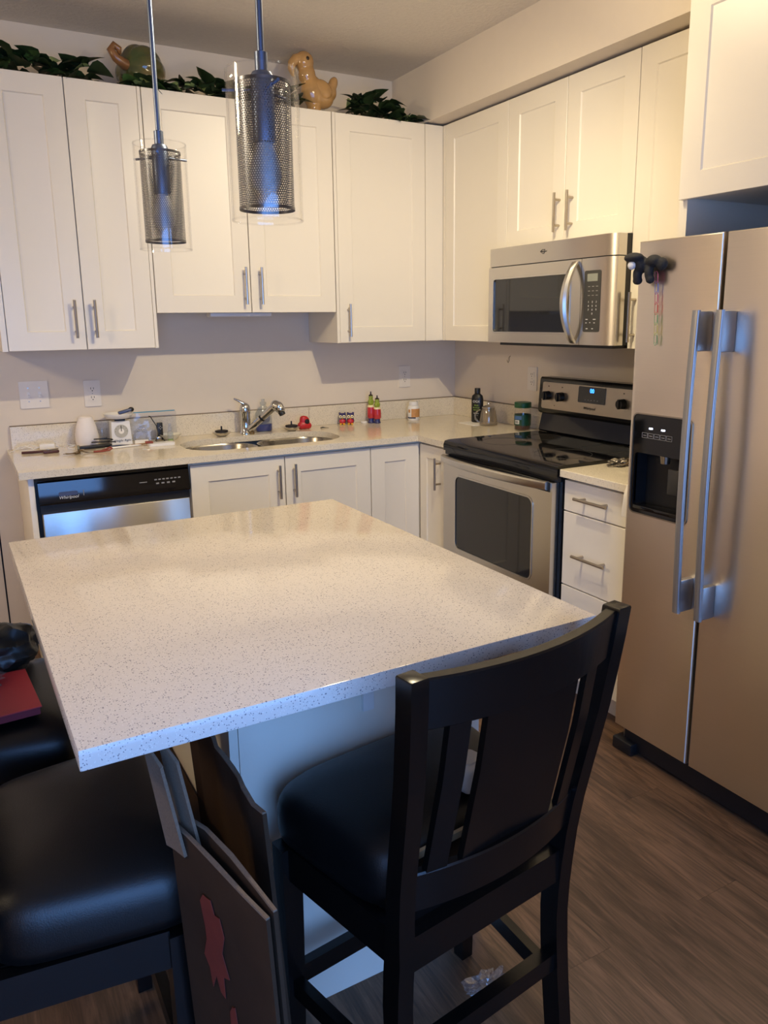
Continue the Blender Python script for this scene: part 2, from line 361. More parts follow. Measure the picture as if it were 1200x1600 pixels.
# ------------------------------------------------------------------ upper cabinets
U0, U1, UF = 1.354, 2.392, -.348
t = thing('wall_cabinet', 'cream double-door wall cabinet left of the sink, under the green ceramic gourd', 'cabinet', (-2.07, -.17, U0))
part('body', B(-2.352, -1.779, -.328, -.002, U0, U1), 'cabinet_paint', t)
part('side_panel', B(-2.372, -2.352, UF, -.002, U0-.001, U1), 'cabinet_paint', t); part('side_panel', B(-1.779, -1.766, UF, -.002, U0-.001, U1), 'cabinet_paint', t)
door(t, 'y', -2.349, -2.0580, U0, U1, UF, (-2.094, 1.401, 1.553)); door(t, 'y', -2.0538, -1.7805, U0, U1, UF, (-2.017, 1.401, 1.553))
t = thing('wall_cabinet', 'shorter cream double-door wall cabinet above the sink', 'cabinet', (-1.34, -.17, 1.5))
part('body', B(-1.764, -.916, -.328, -.002, 1.502, U1), 'cabinet_paint', t)
door(t, 'y', -1.762, -1.3405, 1.5, U1, UF, (-1.368, 1.535, 1.697)); door(t, 'y', -1.3365, -.918, 1.5, U1, UF, (-1.295, 1.535, 1.697))
t = thing('wall_cabinet', 'cream single-door corner wall cabinet beside the sink cabinet, on the sink wall', 'cabinet', (-.6, -.17, U0))
part('body', B(-.900, -.005, -.328, -.002, U0, U1), 'cabinet_paint', t)
part('side_panel', B(-.914, -.900, UF, -.002, U0-.001, U1), 'cabinet_paint', t); part('filler_strip', B(-.413, -.3102, UF, -.329, U0, U1), 'cabinet_paint', t)
door(t, 'y', -.898, -.4155, U0, U1, UF, (-.855, 1.383, 1.537))
XF = -.31
t = thing('wall_cabinet', 'cream single-door wall cabinet left of the microwave with no visible handle', 'cabinet', (-.15, -.61, U0))
part('body', B(-.290, -.003, -.878, -.350, U0, U1), 'cabinet_paint', t); part('filler_strip', B(XF, -.291, -.371, -.350, U0, U1), 'cabinet_paint', t)
door(t, 'x', -.876, -.373, U0, U1, XF)
t = thing('wall_cabinet', 'cream double-door wall cabinet directly above the microwave', 'cabinet', (-.15, -1.26, 1.766))
part('body', B(-.290, -.003, -1.638, -.880, 1.768, U1), 'cabinet_paint', t)
door(t, 'x', -1.2565, -.880, 1.766, U1, XF, (-1.231, 1.806, 1.96)); door(t, 'x', -1.637, -1.2605, 1.766, U1, XF, (-1.308, 1.806, 1.96))
t = thing('wall_cabinet', 'tall cream wall cabinet squeezed between the microwave and the fridge cabinet', 'cabinet', (-.15, -1.84, 1.344))
part('body', B(-.290, -.003, -2.04, -1.643, 1.345, U1), 'cabinet_paint', t)
door(t, 'x', -2.04, -1.641, 1.344, U1, XF, (-1.672, 1.369, 1.552))
GX = -.58
t = thing('fridge_cabinet', 'deep cream cabinet hung above the stainless fridge', 'cabinet', (-.29, -2.5, 1.69))
part('body', B(-.560, -.003, -2.985, -2.1005, 1.812, U1), 'cabinet_paint', t)
part('side_panel', B(-.560, -.003, -2.1, -2.07, 1.690, U1), 'cabinet_paint', t); part('side_panel', B(-.560, -.003, -3.02, -2.9855, 1.690, U1), 'cabinet_paint', t)
door(t, 'x', -2.54, -2.083, 1.806, U1, GX); door(t, 'x', -3.0, -2.543, 1.806, U1, GX)
solo('under_cabinet_light', B(-1.52, -1.23, -.31, -.24, 1.482, 1.5005, .005), 'white_plastic', 'slim white light bar under the short sink cabinet', 'light bar')

# ------------------------------------------------------------------ base cabinets
H, TC = .914, .028; BF = -.615
HT = H-TC
solo('end_panel', B(-2.352, -2.331, -.605, -.002, 0, HT-.001, .001), 'cabinet_paint', 'cream end panel closing the counter run left of the dishwasher', 'panel')
t = thing('sink_base_cabinet', 'cream double-door base cabinet under the sink', 'cabinet', (-1.31, -.3, 0))
part('toe_kick', B(-1.737, -.884, -.54, -.52, 0, .105), 'cabinet_inside', t)
bm = bmn(); box(bm, -1.737, -1.719, -.595, -.022, .105, HT-.001); box(bm, -.902, -.884, -.595, -.022, .105, HT-.001); box(bm, -1.719, -.902, -.595, -.022, .105, .123); box(bm, -1.719, -.902, -.022, -.010, .105, HT-.001)
part('body', bm, 'cabinet_inside', t); part('front_rail', B(-1.719, -.902, -.595, -.58, .83, HT-.001), 'cabinet_paint', t)
door(t, 'y', -1.735, -1.3165, .11, .872, BF, (-1.349, .69, .84)); door(t, 'y', -1.3125, -.886, .11, .872, BF, (-1.275, .69, .84))
t = thing('corner_base_cabinet', 'cream corner base cabinet with a handleless door right of the sink doors', 'cabinet', (-.5, -.3, 0))
part('toe_kick', B(-.882, -.54, -.54, -.52, 0, .105), 'cabinet_inside', t)
part('body', B(-.882, -.004, -.595, -.022, .105, HT-.001), 'cabinet_paint', t)
door(t, 'y', -.882, -.619, .11, .872, BF)
t = thing('narrow_base_cabinet', 'narrow cream base cabinet between the corner and the stove', 'cabinet', (-.3, -.74, 0))
part('toe_kick', B(-.54, -.52, -.875, -.597, 0, .105), 'cabinet_inside', t)
part('body', B(-.595, -.004, -.876, -.597, .105, HT-.001), 'cabinet_paint', t)
door(t, 'x', -.874, -.619, .11, .872, BF, (-.803, .676, .828), fr=.06)
t = thing('drawer_base_cabinet', 'cream base cabinet of stacked drawers between the stove and the fridge', 'cabinet', (-.3, -1.84, 0))
part('toe_kick', B(-.54, -.52, -2.04, -1.662, 0, .105), 'cabinet_inside', t)
part('body', B(-.595, -.004, -2.042, -1.662, .105, HT-.001), 'cabinet_paint', t)
for z0, z1, hz in ((.758, .872, .818), (.470, .753, .601), (.11, .465, .33)):
    d = part('drawer', shaker('x', -2.040, -1.662, z0, z1, BF, flat=True), 'cabinet_paint', t)
    part('handle', pull('x', hz, -1.908, -1.745, BF, False), 'nickel', d, 'brushed nickel bar handle')

# ------------------------------------------------------------------ counters, backsplash, sink
hole = rrect(-1.695, -.950, -.535, -.175, .15, 8)
cm = solo('countertop', prism(bmn(), [(-2.382, -.635), (-.635, -.635), (-.635, -.877), (-.0005, -.877), (-.0005, -.0005), (-2.382, -.0005)], [hole], FZ, HT, H), 'quartz_counter', 'speckled beige quartz countertop in an L around the corner, with the sink cut in', 'countertop', angle=20)
solo('countertop', B(-.640, -.0005, -2.044, -1.660, HT, H, .0015, 1), 'quartz_counter', 'short piece of speckled beige quartz countertop between stove and fridge', 'countertop')
BT = 1.016
solo('backsplash', B(-2.362, -.938, -.020, -.0005, H+.0002, BT, .001, 1), 'quartz_counter', 'long low quartz backsplash strip behind the sink and scale', 'backsplash')
solo('backsplash', B(-.9365, -.0005, -.020, -.0005, H+.0002, BT, .001, 1), 'quartz_counter', 'low quartz backsplash strip on the sink wall behind the pill bottle', 'backsplash')
solo('backsplash', B(-.020, -.0005, -.876, -.0205, H+.0002, BT, .001, 1), 'quartz_counter', 'low quartz backsplash strip on the stove wall behind the teapot', 'backsplash')
solo('backsplash', B(-.020, -.0005, -2.044, -1.660, H+.0002, BT, .001, 1), 'quartz_counter', 'low quartz backsplash strip between stove and fridge', 'backsplash')
mat('strip_brown', '#7d6d5a', .7)  # thin brown strip along the back of each backsplash top
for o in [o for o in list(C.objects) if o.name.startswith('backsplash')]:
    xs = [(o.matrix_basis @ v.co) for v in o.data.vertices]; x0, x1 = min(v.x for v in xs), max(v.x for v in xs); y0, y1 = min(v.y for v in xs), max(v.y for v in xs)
    part('top_strip', B(x0, x1, -.0105, -.0006, BT+.0001, BT+.0035) if x1-x0 > .1 else B(-.0105, -.0006, y0, y1, BT+.0001, BT+.0035), 'strip_brown', o)
t = thing('kitchen_sink', 'stainless double-bowl sink set under the counter', 'sink', (-1.32, -.35, .70))
def bowl(x0, x1, y0, y1, r):
    bm = bmn(); rs = []
    for ins, z in ((-.008, HT-.0008), (0, HT-.0008), (.004, HT-.01), (.012, .76), (.035, .715), (.08, .705)):
        rs.append([(u, v, z) for u, v in rrect(x0+ins, x1-ins, y0+ins, y1-ins, max(r-ins*.6, .02), 6)])
    for ins, z in ((.08, .703), (.033, .713), (.010, .76), (.002, HT-.012), (-.008, HT-.003)):
        rs.append([(u, v, z) for u, v in rrect(x0+ins, x1-ins, y0+ins, y1-ins, max(r-ins*.6, .02), 6)])
    n = len(rs[0]); vs = [[bm.verts.new(p) for p in q] for q in rs]
    for i in range(len(vs)):
        if i == 5: continue
        a, b = vs[i], vs[(i+1) % len(vs)]
        for j in range(n): bm.faces.new((a[j], a[(j+1) % n], b[(j+1) % n], b[j]))
    bm.faces.new(vs[5]); bm.faces.new(list(reversed(vs[6]))); return bm
part('bowl', bowl(-1.690, -1.345, -.530, -.180, .12), 'sink_steel', t); part('bowl', bowl(-1.315, -.955, -.530, -.180, .12), 'sink_steel', t)
for x in (-1.52, -1.135): part('drain', lathe(bmn(), [(.045, .7052), (.045, .707), (.03, .707), (.025, .7055), (0.001, .7055)], (x, -.36, 0), 20), 'chrome', t)

# faucet
t = thing('kitchen_faucet', 'chrome single-lever pull-out faucet behind the sink', 'faucet', (-1.315, -.105, H))
fx, fy = -1.315, -.105
part('body', lathe(bmn(), [(.031, H), (.031, H+.006), (.026, H+.012), (.024, H+.05), (.0235, H+.098), (.026, H+.102), (.026, H+.125), (.022, H+.143), (.012, H+.152), (.002, H+.154)], (fx, fy, 0), 24), 'chrome', t, angle=50)
part('lever', tube(bmn(), [(fx+.012, fy-.004, H+.135), (fx-.008, fy+.002, H+.152), (fx-.03, fy+.008, H+.166), (fx-.05, fy+.014, H+.176)], [.014, .013, .009, .006], 10, flat=.7), 'chrome', t, angle=60)
a = Vector((fx+.012, fy-.02, H+.022)); b = Vector((-1.198, -.22, 1.058)); d = b-a
part('spout_base', cyl(bmn(), a, a+d*.47, .0175, .0165, 18), 'chrome', t); part('spout_ring', cyl(bmn(), a+d*.455, a+d*.50, .0182, n=18), 'black_plastic', t)
sp = part('spray_wand', cyl(bmn(), a+d*.50, a+d*.97, .0165, .019, 18), 'chrome', t)
bm = blob([(b, .026), (b+Vector((.010, -.012, -.006)), .026), (b+Vector((.016, -.02, -.018)), .023)], .003, 4)
part('spray_head', bm, 'chrome', sp, angle=80)
part('nozzle', cyl(bmn(), b+Vector((.018, -.022, -.028)), b+Vector((.024, -.03, -.045)), .017, .015, 18), 'black_plastic', sp)
part('spout_foot', cyl(bmn(), (fx+.02, fy-.03, H), (fx+.02, fy-.03, H+.014), .012, n=12), 'brass_key', t)

# strainers
def strainer(x, y, label):
    t = thing('sink_strainer', label, 'strainer', (x, y, H), 'sink strainers lying on the counter')
    part('basket', lathe(bmn(), [(.018, H), (.034, H+.010), (.043, H+.018), (.044, H+.021), (.030, H+.022), (.026, H+.027), (.020, H+.030), (.004, H+.031)], (x, y, 0), 24), 'steel_handle', t, angle=50)
    part('gasket', lathe(bmn(), [(.031, H+.022), (.031, H+.029), (.022, H+.031), (.006, H+.0315)], (x, y, 0), 20), 'dark_hole', t)
    part('stopper_stem', cyl(bmn(), (x, y, H+.03), (x, y, H+.050), .0045, .004, 8), 'black_plastic', t)
strainer(-1.445, -.125, 'metal sink strainer on the counter left of the faucet'); strainer(-1.085, -.135, 'metal sink strainer on the counter beside the red scrubber holder')
# dish soap
sx, sy = -1.205, -.062
t = thing('dish_soap_bottle', 'clear plastic dish soap bottle with a little blue soap behind the faucet', 'bottle', (sx, sy, H))
def ovallathe(prof, c, ry, n=24):
    bm = lathe(bmn(), prof, (0, 0, 0), n); bmesh.ops.transform(bm, matrix=Matrix.Translation((c[0], c[1], 0)) @ Matrix.Diagonal((1, ry, 1, 1)), verts=bm.verts); return bm
part('bottle_body', ovallathe([(.040, H), (.043, H+.004), (.043, H+.075), (.040, H+.095), (.028, H+.115), (.014, H+.128), (.013, H+.135)], (sx, sy), .6), 'frosted_bottle', t, angle=60)
part('blue_soap', ovallathe([(.038, H+.002), (.041, H+.005), (.0415, H+.036), (.001, H+.036)], (sx, sy), .58), 'soap_blue', t)
part('cap', ovallathe([(.016, H+.135), (.016, H+.147), (.009, H+.150), (.009, H+.162), (.001, H+.163)], (sx, sy), 1), 'frosted_bottle', t)
lb = part('front_label', prism(bmn(), [(sx+.026*math.cos(i*math.pi/10), H+.068+.024*math.sin(i*math.pi/10)) for i in range(20)], [], FY, sy-.0285, sy-.0265), 'print_grey', t)
text('label_print', 'Dish', .013, 'print_white', lb, (sx, sy-.0288, H+.07), 'y')
# red scrubber holder
rx, ry = -1.005, -.115
t = thing('scrubber_holder', 'red rubber scrubber holder with a round dark opening by the sink', 'holder', (rx, ry, H))
bm = blob([((rx, ry, H+.022), (.034, .022, .022)), ((rx, ry, H+.045), (.027, .018, .025)), ((rx-.02, ry, H+.02), (.018, .02, .020)), ((rx+.02, ry, H+.018), (.018, .02, .018)), ((rx-.006, ry, H+.058), (.018, .015, .013))], .003, 5)
zmin = min(v.co.z for v in bm.verts); bmesh.ops.translate(bm, vec=(0, 0, H-zmin), verts=bm.verts)
part('body', bm, 'red_rubber', t, angle=80)
bm = bmn(); ball(bm, (rx+.008, ry-.0165, H+.040), (.0135, .006, .014), 16); part('opening', bm, 'dark_hole', t)
solo('counter_scrap', tube(bmn(), [(-.925, -.135, H+.003), (-.912, -.137, H+.005), (-.90, -.14, H+.003), (-.885, -.15, H+.002)], [.004, .006, .003, .0015], 6, flat=.5), 'dark_hole', 'tiny dark scrap on the counter between the red holder and the owls', 'scrap')
# owls
def owl(x, y, label, s=1.0):
    t = thing('owl_shaker', label, 'shaker', (x, y, H), 'pair of owl shakers')
    bm = blob([((x, y, H+.017), (.021*s, .018, .020)), ((x, y, H+.042), (.021*s, .017, .018)), ((x-.014, y, H+.057), (.006, .006, .008)), ((x+.014, y, H+.057), (.006, .006, .008))], .0025, 3)
    zmin = min(v.co.z for v in bm.verts); bmesh.ops.translate(bm, vec=(0, 0, H-zmin), verts=bm.verts)
    b = part('body', bm, 'owl_navy', t, angle=80)
    b2 = bmn(); ball(b2, (x, y-.006, H+.019), (.0185*s, .0145, .0155), 16); part('belly', b2, 'owl_red', t)
    for s_ in (-1, 1):
        e = part('eye', cyl(bmn(), (x+s_*.0095, y-.0155, H+.044), (x+s_*.0095, y-.0195, H+.044), .0085, .0075, 14), 'owl_cream', t)
        part('pupil', cyl(bmn(), (x+s_*.0095, y-.019, H+.044), (x+s_*.0095, y-.0205, H+.044), .0035, n=10), 'eye_dark', e)
        b3 = bmn(); ball(b3, (x+s_*.009, y-.016, H+.0045), (.007, .005, .0045), 10); part('foot', b3, 'owl_yellow', t)
    b4 = bmn(); ball(b4, (x, y-.019, H+.036), (.003, .004, .005), 8); part('beak', b4, 'owl_yellow', t); t.rotation_euler = (0, 0, R(-27))
owl(-.763, -.062, 'small navy and red owl shaker, the one nearer the sink'); owl(-.724, -.080, 'small navy and red owl shaker, the one nearer the tall figurines')
solo('white_puck', lathe(bmn(), [(.018, H), (.019, H+.002), (.019, H+.008), (.016, H+.010), (.001, H+.010)], (-.632, -.06, 0), 20), 'white_plastic', 'small flat white disc on the counter left of the tall figurines', 'disc')
# tall figurine pair
def figurine(x, y, h, label):
    t = thing('figurine_shaker', label, 'figurine', (x, y, H), 'pair of tall ceramic figurines')
    k = h/.155
    part('base', lathe(bmn(), [(.017, H), (.019, H+.004), (.015, H+.012), (.0165, H+.024*k), (.001, H+.024*k)], (x, y, 0), 20), 'figure_navy', t)
    part('skirt', lathe(bmn(), [(.0165, H+.024*k), (.0205, H+.03*k), (.021, H+.055*k), (.019, H+.082*k), (.001, H+.083*k)], (x, y, 0), 20), 'figure_red', t)
    part('collar', lathe(bmn(), [(.0195, H+.079*k), (.0200, H+.083*k), (.0175, H+.089*k), (.001, H+.089*k)], (x, y, 0), 20), 'owl_cream', t)
    bm = blob([((x, y, H+.103*k), (.0175, .015, .018*k)), ((x, y, H+.125*k), (.013, .012, .014*k)), ((x-.008, y-.006, H+.105*k), (.009, .009, .012))], .0025, 4); part('torso', bm, 'figure_green', t, angle=80)
    part('hat', lathe(bmn(), [(.0125, H+.134*k), (.010, H+.139*k), (.004, H+.142*k), (.003, H+.155*k), (.0005, H+.156*k)], (x, y, 0), 14), 'eye_dark', t)
figurine(-.603, -.088, .170, 'taller green, red and navy ceramic figurine standing behind its partner'); figurine(-.578, -.113, .150, 'shorter green, red and navy ceramic figurine standing in front of its partner')
# pill bottle
x, y = -.345, -.105
t = thing('pill_bottle', 'white pill bottle with a tan label near the counter corner', 'bottle', (x, y, H))
part('bottle_body', lathe(bmn(), [(.030, H), (.033, H+.004), (.033, H+.068), (.030, H+.076), (.024, H+.083), (.001, H+.083)], (x, y, 0), 28), 'white_plastic', t, angle=50)
part('cap', lathe(bmn(), [(.0255, H+.083), (.0255, H+.101), (.023, H+.103), (.001, H+.103)], (x, y, 0), 24), 'white_plastic', t)
def wrap(c, r, z0, z1, a0, a1, n=20, th=.0006):
    bm = bmn(); cx, cy = c; rs = []
    for i in range(n+1):
        q = R(a0+(a1-a0)*i/n); ca, sa = math.cos(q), math.sin(q)
        rs.append([(cx+(r+w)*ca, cy+(r+w)*sa, z) for w, z in ((0, z0), (th, z0), (th, z1), (0, z1))])
    return rings(bm, rs)
part('label_wrap', wrap((x, y), .0331, H+.018, H+.064, -142, 20), 'label_tan', t); part('label_band', wrap((x, y), .0331, H+.011, H+.018, -190, -100), 'label_navy', t)
part('label_mark', wrap((x, y), .0331, H+.043, H+.060, -178, -154), 'label_tan', t)
# black shampoo-type bottle on a napkin
x, y = -.125, -.405
solo('paper_napkin', B(-.215, -.07, -.50, -.355, H+.0002, H+.0035, .0008, 1), 'paper_white', 'folded white paper under the black bottle', 'paper')
zb = H+.0036
t = thing('black_bottle', 'tall black squeeze bottle with green and white lettering near the teapot', 'bottle', (x, y, zb))
bm = ovallathe([(.028, zb), (.032, zb+.004), (.0325, zb+.125), (.029, zb+.142), (.017, zb+.152), (.0155, zb+.154), (.001, zb+.154)], (0, 0), .62)
RZ = Matrix.Translation((x, y, 0)) @ Matrix.Rotation(R(-52), 4, 'Z'); bmesh.ops.transform(bm, matrix=RZ, verts=bm.verts)
part('bottle_body', bm, 'black_plastic', t, angle=50)
part('cap', lathe(bmn(), [(.0155, zb+.154), (.0155, zb+.180), (.0145, zb+.182), (.001, zb+.182)], (x, y, 0), 20), 'black_plastic', t)
def ptext(parent, body, size, m, z, off, ang, depth):
    o = text('lettering', body, size, m, parent, (0, 0, 0), 'y'); me = o.data
    M = Matrix.Translation(Vector((x, y, z))-WL[parent]) @ Matrix.Rotation(R(ang), 4, 'Z') @ Matrix.Translation((off, depth, 0)); me.transform(Matrix.Translation(WL[parent])); me.transform(M)
for bd, sz, mm, dz in (('OGX', .017, 'print_white', .112), ('Anti', .014, 'label_green', .092), ('Breakage', .010, 'label_green', .080), ('Keratin', .010, 'label_green', .068), ('Shampoo', .008, 'print_white', .050), ('strong', .007, 'print_grey', .040), ('385 mL', .007, 'print_grey', .018)):
    ptext(t, bd, sz, mm, zb+dz, 0, -52, -.0206)
# glass teapot
x, y = -.135, -.520
t = thing('glass_teapot', 'small clear glass teapot with a steel infuser and lid', 'teapot', (x, y, H))
part('pot', lathe(bmn(), [(.043, H), (.048, H+.004), (.046, H+.03), (.038, H+.075), (.034, H+.088), (.036, H+.092), (.034, H+.092), (.032, H+.088), (.036, H+.075), (.044, H+.03), (.045, H+.007), (.001, H+.006)], (x, y, 0), 32), 'teapot_glass', t, angle=60)
part('infuser', lathe(bmn(), [(.027, H+.022), (.029, H+.026), (.029, H+.090), (.033, H+.0925), (.001, H+.093)], (x, y, 0), 24), 'steel_handle', t)
l = part('lid', lathe(bmn(), [(.034, H+.0925), (.034, H+.096), (.020, H+.103), (.005, H+.107), (.001, H+.107)], (x, y, 0), 24), 'steel_handle', t)
bm = bmn(); ball(bm, (x, y, H+.114), .0085, 14); part('knob', bm, 'chrome', l)
hd = Vector((-.80, .60, 0)); pts = []
for i in range(13):
    q = -80+160*i/12; pts.append(Vector((x, y, H+.048)) + hd*(.034+.036*math.cos(R(q))) + Vector((0, 0, .034*math.sin(R(q)))))
part('handle', tube(bmn(), pts, .005, 8), 'teapot_glass', t, angle=80)
# coffee jar
x, y = -.100, -.760
t = thing('coffee_jar', 'round jar with green lid and dark green label beside the stove', 'jar', (x, y, H))
part('jar_body', lathe(bmn(), [(.038, H), (.041, H+.004), (.041, H+.098), (.037, H+.108), (.037, H+.114), (.035, H+.114), (.035, H+.108), (.039, H+.097), (.039, H+.006), (.001, H+.005)], (x, y, 0), 28), 'clear_glass', t, angle=60)
part('coffee_grounds', lathe(bmn(), [(.037, H+.007), (.0382, H+.009), (.0382, H+.045), (.001, H+.046)], (x, y, 0), 24), 'coffee', t)
part('lid', lathe(bmn(), [(.041, H+.113), (.042, H+.115), (.042, H+.137), (.040, H+.140), (.001, H+.140)], (x, y, 0), 28), 'lid_green', t)
lw = part('label_wrap', wrap((x, y), .0412, H+.026, H+.080, 0, 359), 'jar_green', t)
part('label_patch', wrap((x, y), .0419, H+.056, H+.074, 165, 225), 'label_blue', t); part('barcode', wrap((x, y), .0419, H+.034, H+.053, 172, 208), 'print_white', t)
for i in range(5): part('barcode_bar', wrap((x, y), .0426, H+.037, H+.050, 178+i*5.2, 180.6+i*5.2), 'print_dark', t)
# crumpled wrapper + paper right of stove
def crumple(cx, cy, cz, sx, sy, sz, seed, n=4, amp=.45):
    bm = bmn(); bmesh.ops.create_icosphere(bm, subdivisions=n, radius=1)
    for v in bm.verts:
        q = v.co.copy()*2.1+Vector((seed*7.1, seed*3.3, seed)); d = noise.cell(q*1.3)*.5+noise.noise(q)*.8+abs(noise.noise(q*2.7))*.7-.5
        v.co = v.co*(1+amp*d)
        v.co = Vector((v.co.x*sx, v.co.y*sy, v.co.z*sz))
    zm = min(v.co.z for v in bm.verts)
    for v in bm.verts:
        if v.co.z < -.5*sz: v.co.z = -.5*sz+(v.co.z+.5*sz)*.1
    zm = min(v.co.z for v in bm.verts); bmesh.ops.translate(bm, vec=(cx, cy, cz-zm), verts=bm.verts); return bm
t = thing('snack_wrapper', 'crumpled foil snack wrapper on the counter between stove and fridge', 'wrapper', (-.37, -1.78, H))
part('foil_bag', crumple(-.40, -1.725, H+.0005, .065, .035, .018, 3, 4, .5), 'steel_handle', t, angle=25); part('paper_bag', crumple(-.30, -1.84, H+.0005, .065, .07, .022, 5, 4, .5), 'label_tan', t, angle=25)
bm = bmn(); pr = []
for i in range(9):
    s = i/8
    px_, pz = (-.52-.125*min(1, s*2), H+.0015) if s <= .5 else (-.647-.006*math.sin(s*3), H+.0015-.11*(s-.5)*2)
    pr.append((px_, pz))
rings(bm, [[(a, -1.990-.010*math.sin(i*.5), z), (a-.001, -1.990-.010*math.sin(i*.5), z+.0012), (a-.001, -2.040, z+.0012), (a, -2.040, z)] for i, (a, z) in enumerate(pr)])
solo('hanging_paper', bm, 'paper_white', 'white paper sheet hanging over the counter edge beside the fridge', 'paper')

# ------------------------------------------------------------------ clutter on the left end of the counter
x, y = -2.222, -.075
t = thing('phone_charger', 'white phone charger block with white cable near the light switches', 'charger', (x, y, H))
bm = B(-.032, .032, -.024, .024, 0, .026, .005); bmesh.ops.transform(bm, matrix=Matrix.Translation((x, y, H+.0005)) @ Matrix.Rotation(R(-12), 4, 'Z'), verts=bm.verts); part('block', bm, 'white_plastic', t)
part('cable', tube(bmn(), [(x-.03, y, H+.012), (x-.06, y-.005, H+.006), (x-.09, y+.02, H+.02), (x-.115, y+.03, H+.012), (x-.14, y+.0, H+.003), (x-.155, y-.03, H+.003)], .0022, 6), 'white_plastic', t)
part('cable', tube(bmn(), [(x-.03, y+.005, H+.010), (x-.07, y+.03, H+.022), (x-.10, y+.032, H+.008), (x-.13, y+.03, H+.003)], .0018, 6), 'white_plastic', t)
part('cable', tube(bmn(), [(x+.03, y, H+.012), (x+.055, y-.01, H+.004), (x+.070, y-.035, H+.006), (x+.062, y-.06, H+.016), (x+.080, y-.080, H+.022), (x+.105, y-.075, H+.018), (x+.103, y-.05, H+.012), (x+.08, y-.045, H+.008), (x+.075, y-.075, H+.006), (x+.10, y-.090, H+.004)], .0018, 6), 'white_plastic', t)
solo('red_pen', tube(bmn(), [(-2.335, -.165, H+.0058), (-2.29, -.172, H+.0058), (-2.235, -.178, H+.0058)], [.0055, .0055, .005], 8), 'dark_red_plastic', 'dark red pen lying by the white charger', 'pen')
t = thing('lighter_tool', 'dark red folding tool lying in front of the white charger', 'tool', (-2.225, -.20, H))
bm = B(-.032, .032, -.009, .009, 0, .012, .004); bmesh.ops.transform(bm, matrix=Matrix.Translation((-2.222, -.205, H+.0003)) @ Matrix.Rotation(R(8), 4, 'Z'), verts=bm.verts); part('body', bm, 'dark_red_plastic', t)
bm = B(-.024, .024, -.005, .005, 0, .006, .002); bmesh.ops.transform(bm, matrix=Matrix.Translation((-2.215, -.195, H+.0125)) @ Matrix.Rotation(R(14), 4, 'Z'), verts=bm.verts); part('blade_case', bm, 'nickel', t)
# keys
kx, ky = -2.118, -.285
t = thing('key_bunch', 'bunch of keys with a red wrist strap on the counter', 'keys', (kx, ky, H))
part('ring', tube(bmn(), [(kx+.012*math.cos(i*.524), ky+.012*math.sin(i*.524), H+.010) for i in range(12)], .0013, 6, True), 'nickel', t)
for i, an in enumerate((150, 185, 215, 250, 290, 325)):
    k = bmn(); L_ = .045+.006*(i % 3)
    prism(k, [(.010, -.0035), (L_, -.0035), (L_+.004, 0), (L_, .003), (.010, .0035), (.006, .009), (-.006, .009), (-.010, 0), (-.006, -.009), (.006, -.009)], [], FZ, 0, .0022)
    bmesh.ops.transform(k, matrix=Matrix.Translation((kx+.012*math.cos(R(an)), ky+.012*math.sin(R(an)), H+.0006+.003*i)) @ Matrix.Rotation(R(an), 4, 'Z'), verts=k.verts); part('key', k, 'brass_key', t)
part('fob', B(kx-.006, kx+.004, ky+.010, ky+.020, H+.0005, H+.034, .002), 'brass_key', t)
part('chain', tube(bmn(), [(kx+.012, ky, H+.008), (kx+.03, ky-.005, H+.004), (kx+.055, ky-.008, H+.003)], .0025, 6), 'nickel', t)
part('wrist_strap', tube(bmn(), [(kx+.055, ky-.008, H+.004), (kx+.085, ky-.010, H+.005), (kx+.115, ky-.0, H+.012), (kx+.128, ky+.002, H+.016), (kx+.132, ky-.006, H+.012), (kx+.12, ky-.014, H+.006), (kx+.09, ky-.014, H+.004), (kx+.06, ky-.010, H+.003)], .0028, 6, flat=1.6), 'red_strap', t)
# diffuser
x, y = -2.056, -.085
t = thing('aroma_diffuser', 'white rounded aroma diffuser shaped like a narrow vase', 'diffuser', (x, y, H))
part('cover', lathe(bmn(), [(.047, H+.012), (.050, H+.022), (.050, H+.05), (.045, H+.085), (.036, H+.115), (.030, H+.130), (.028, H+.132), (.026, H+.128), (.001, H+.126)], (x, y, 0), 32), 'white_matte', t, angle=60)
part('base', lathe(bmn(), [(.044, H), (.047, H+.003), (.047, H+.012), (.001, H+.012)], (x, y, 0), 28), 'white_matte', t)
# black comb/case tray + knife + white pen
t = thing('black_case', 'long flat black case heaped with black cable in front of the diffuser', 'case', (-2.03, -.165, H))
bm = B(-.072, .072, -.016, .016, 0, .014, .003); bmesh.ops.transform(bm, matrix=Matrix.Translation((-2.038, -.168, H+.0004)) @ Matrix.Rotation(R(7), 4, 'Z'), verts=bm.verts); part('case_body', bm, 'black_plastic', t)
pts = [(-2.00+.055*math.cos(i*.55)*(1-.02*i), -.155+.020*math.sin(i*.55), H+.018+.0012*i) for i in range(22)]
part('cable', tube(bmn(), pts, .0026, 6), 'black_plastic', t)
solo('dark_knife', tube(bmn(), [(-1.975, -.195, H+.006), (-1.935, -.183, H+.006), (-1.89, -.172, H+.004)], [.007, .006, .0015], 8, flat=.6), 'steel_blue', 'dark pointed pen tool lying between the black case and the scale', 'tool')
solo('white_pen', tube(bmn(), [(-2.005, -.235, H+.0045), (-1.93, -.225, H+.0045), (-1.86, -.212, H+.0045), (-1.845, -.209, H+.004)], [.0042, .0042, .0042, .0015], 8), 'white_plastic', 'thin white pen in front of the kitchen scale', 'pen')
solo('glass_tumbler', lathe(bmn(), [(.020, H), (.022, H+.002), (.026, H+.072), (.0245, H+.072), (.0205, H+.005), (.001, H+.004)], (-1.985, -.052, 0), 24), 'clear_glass', 'small clear glass standing behind the white diffuser', 'glass')
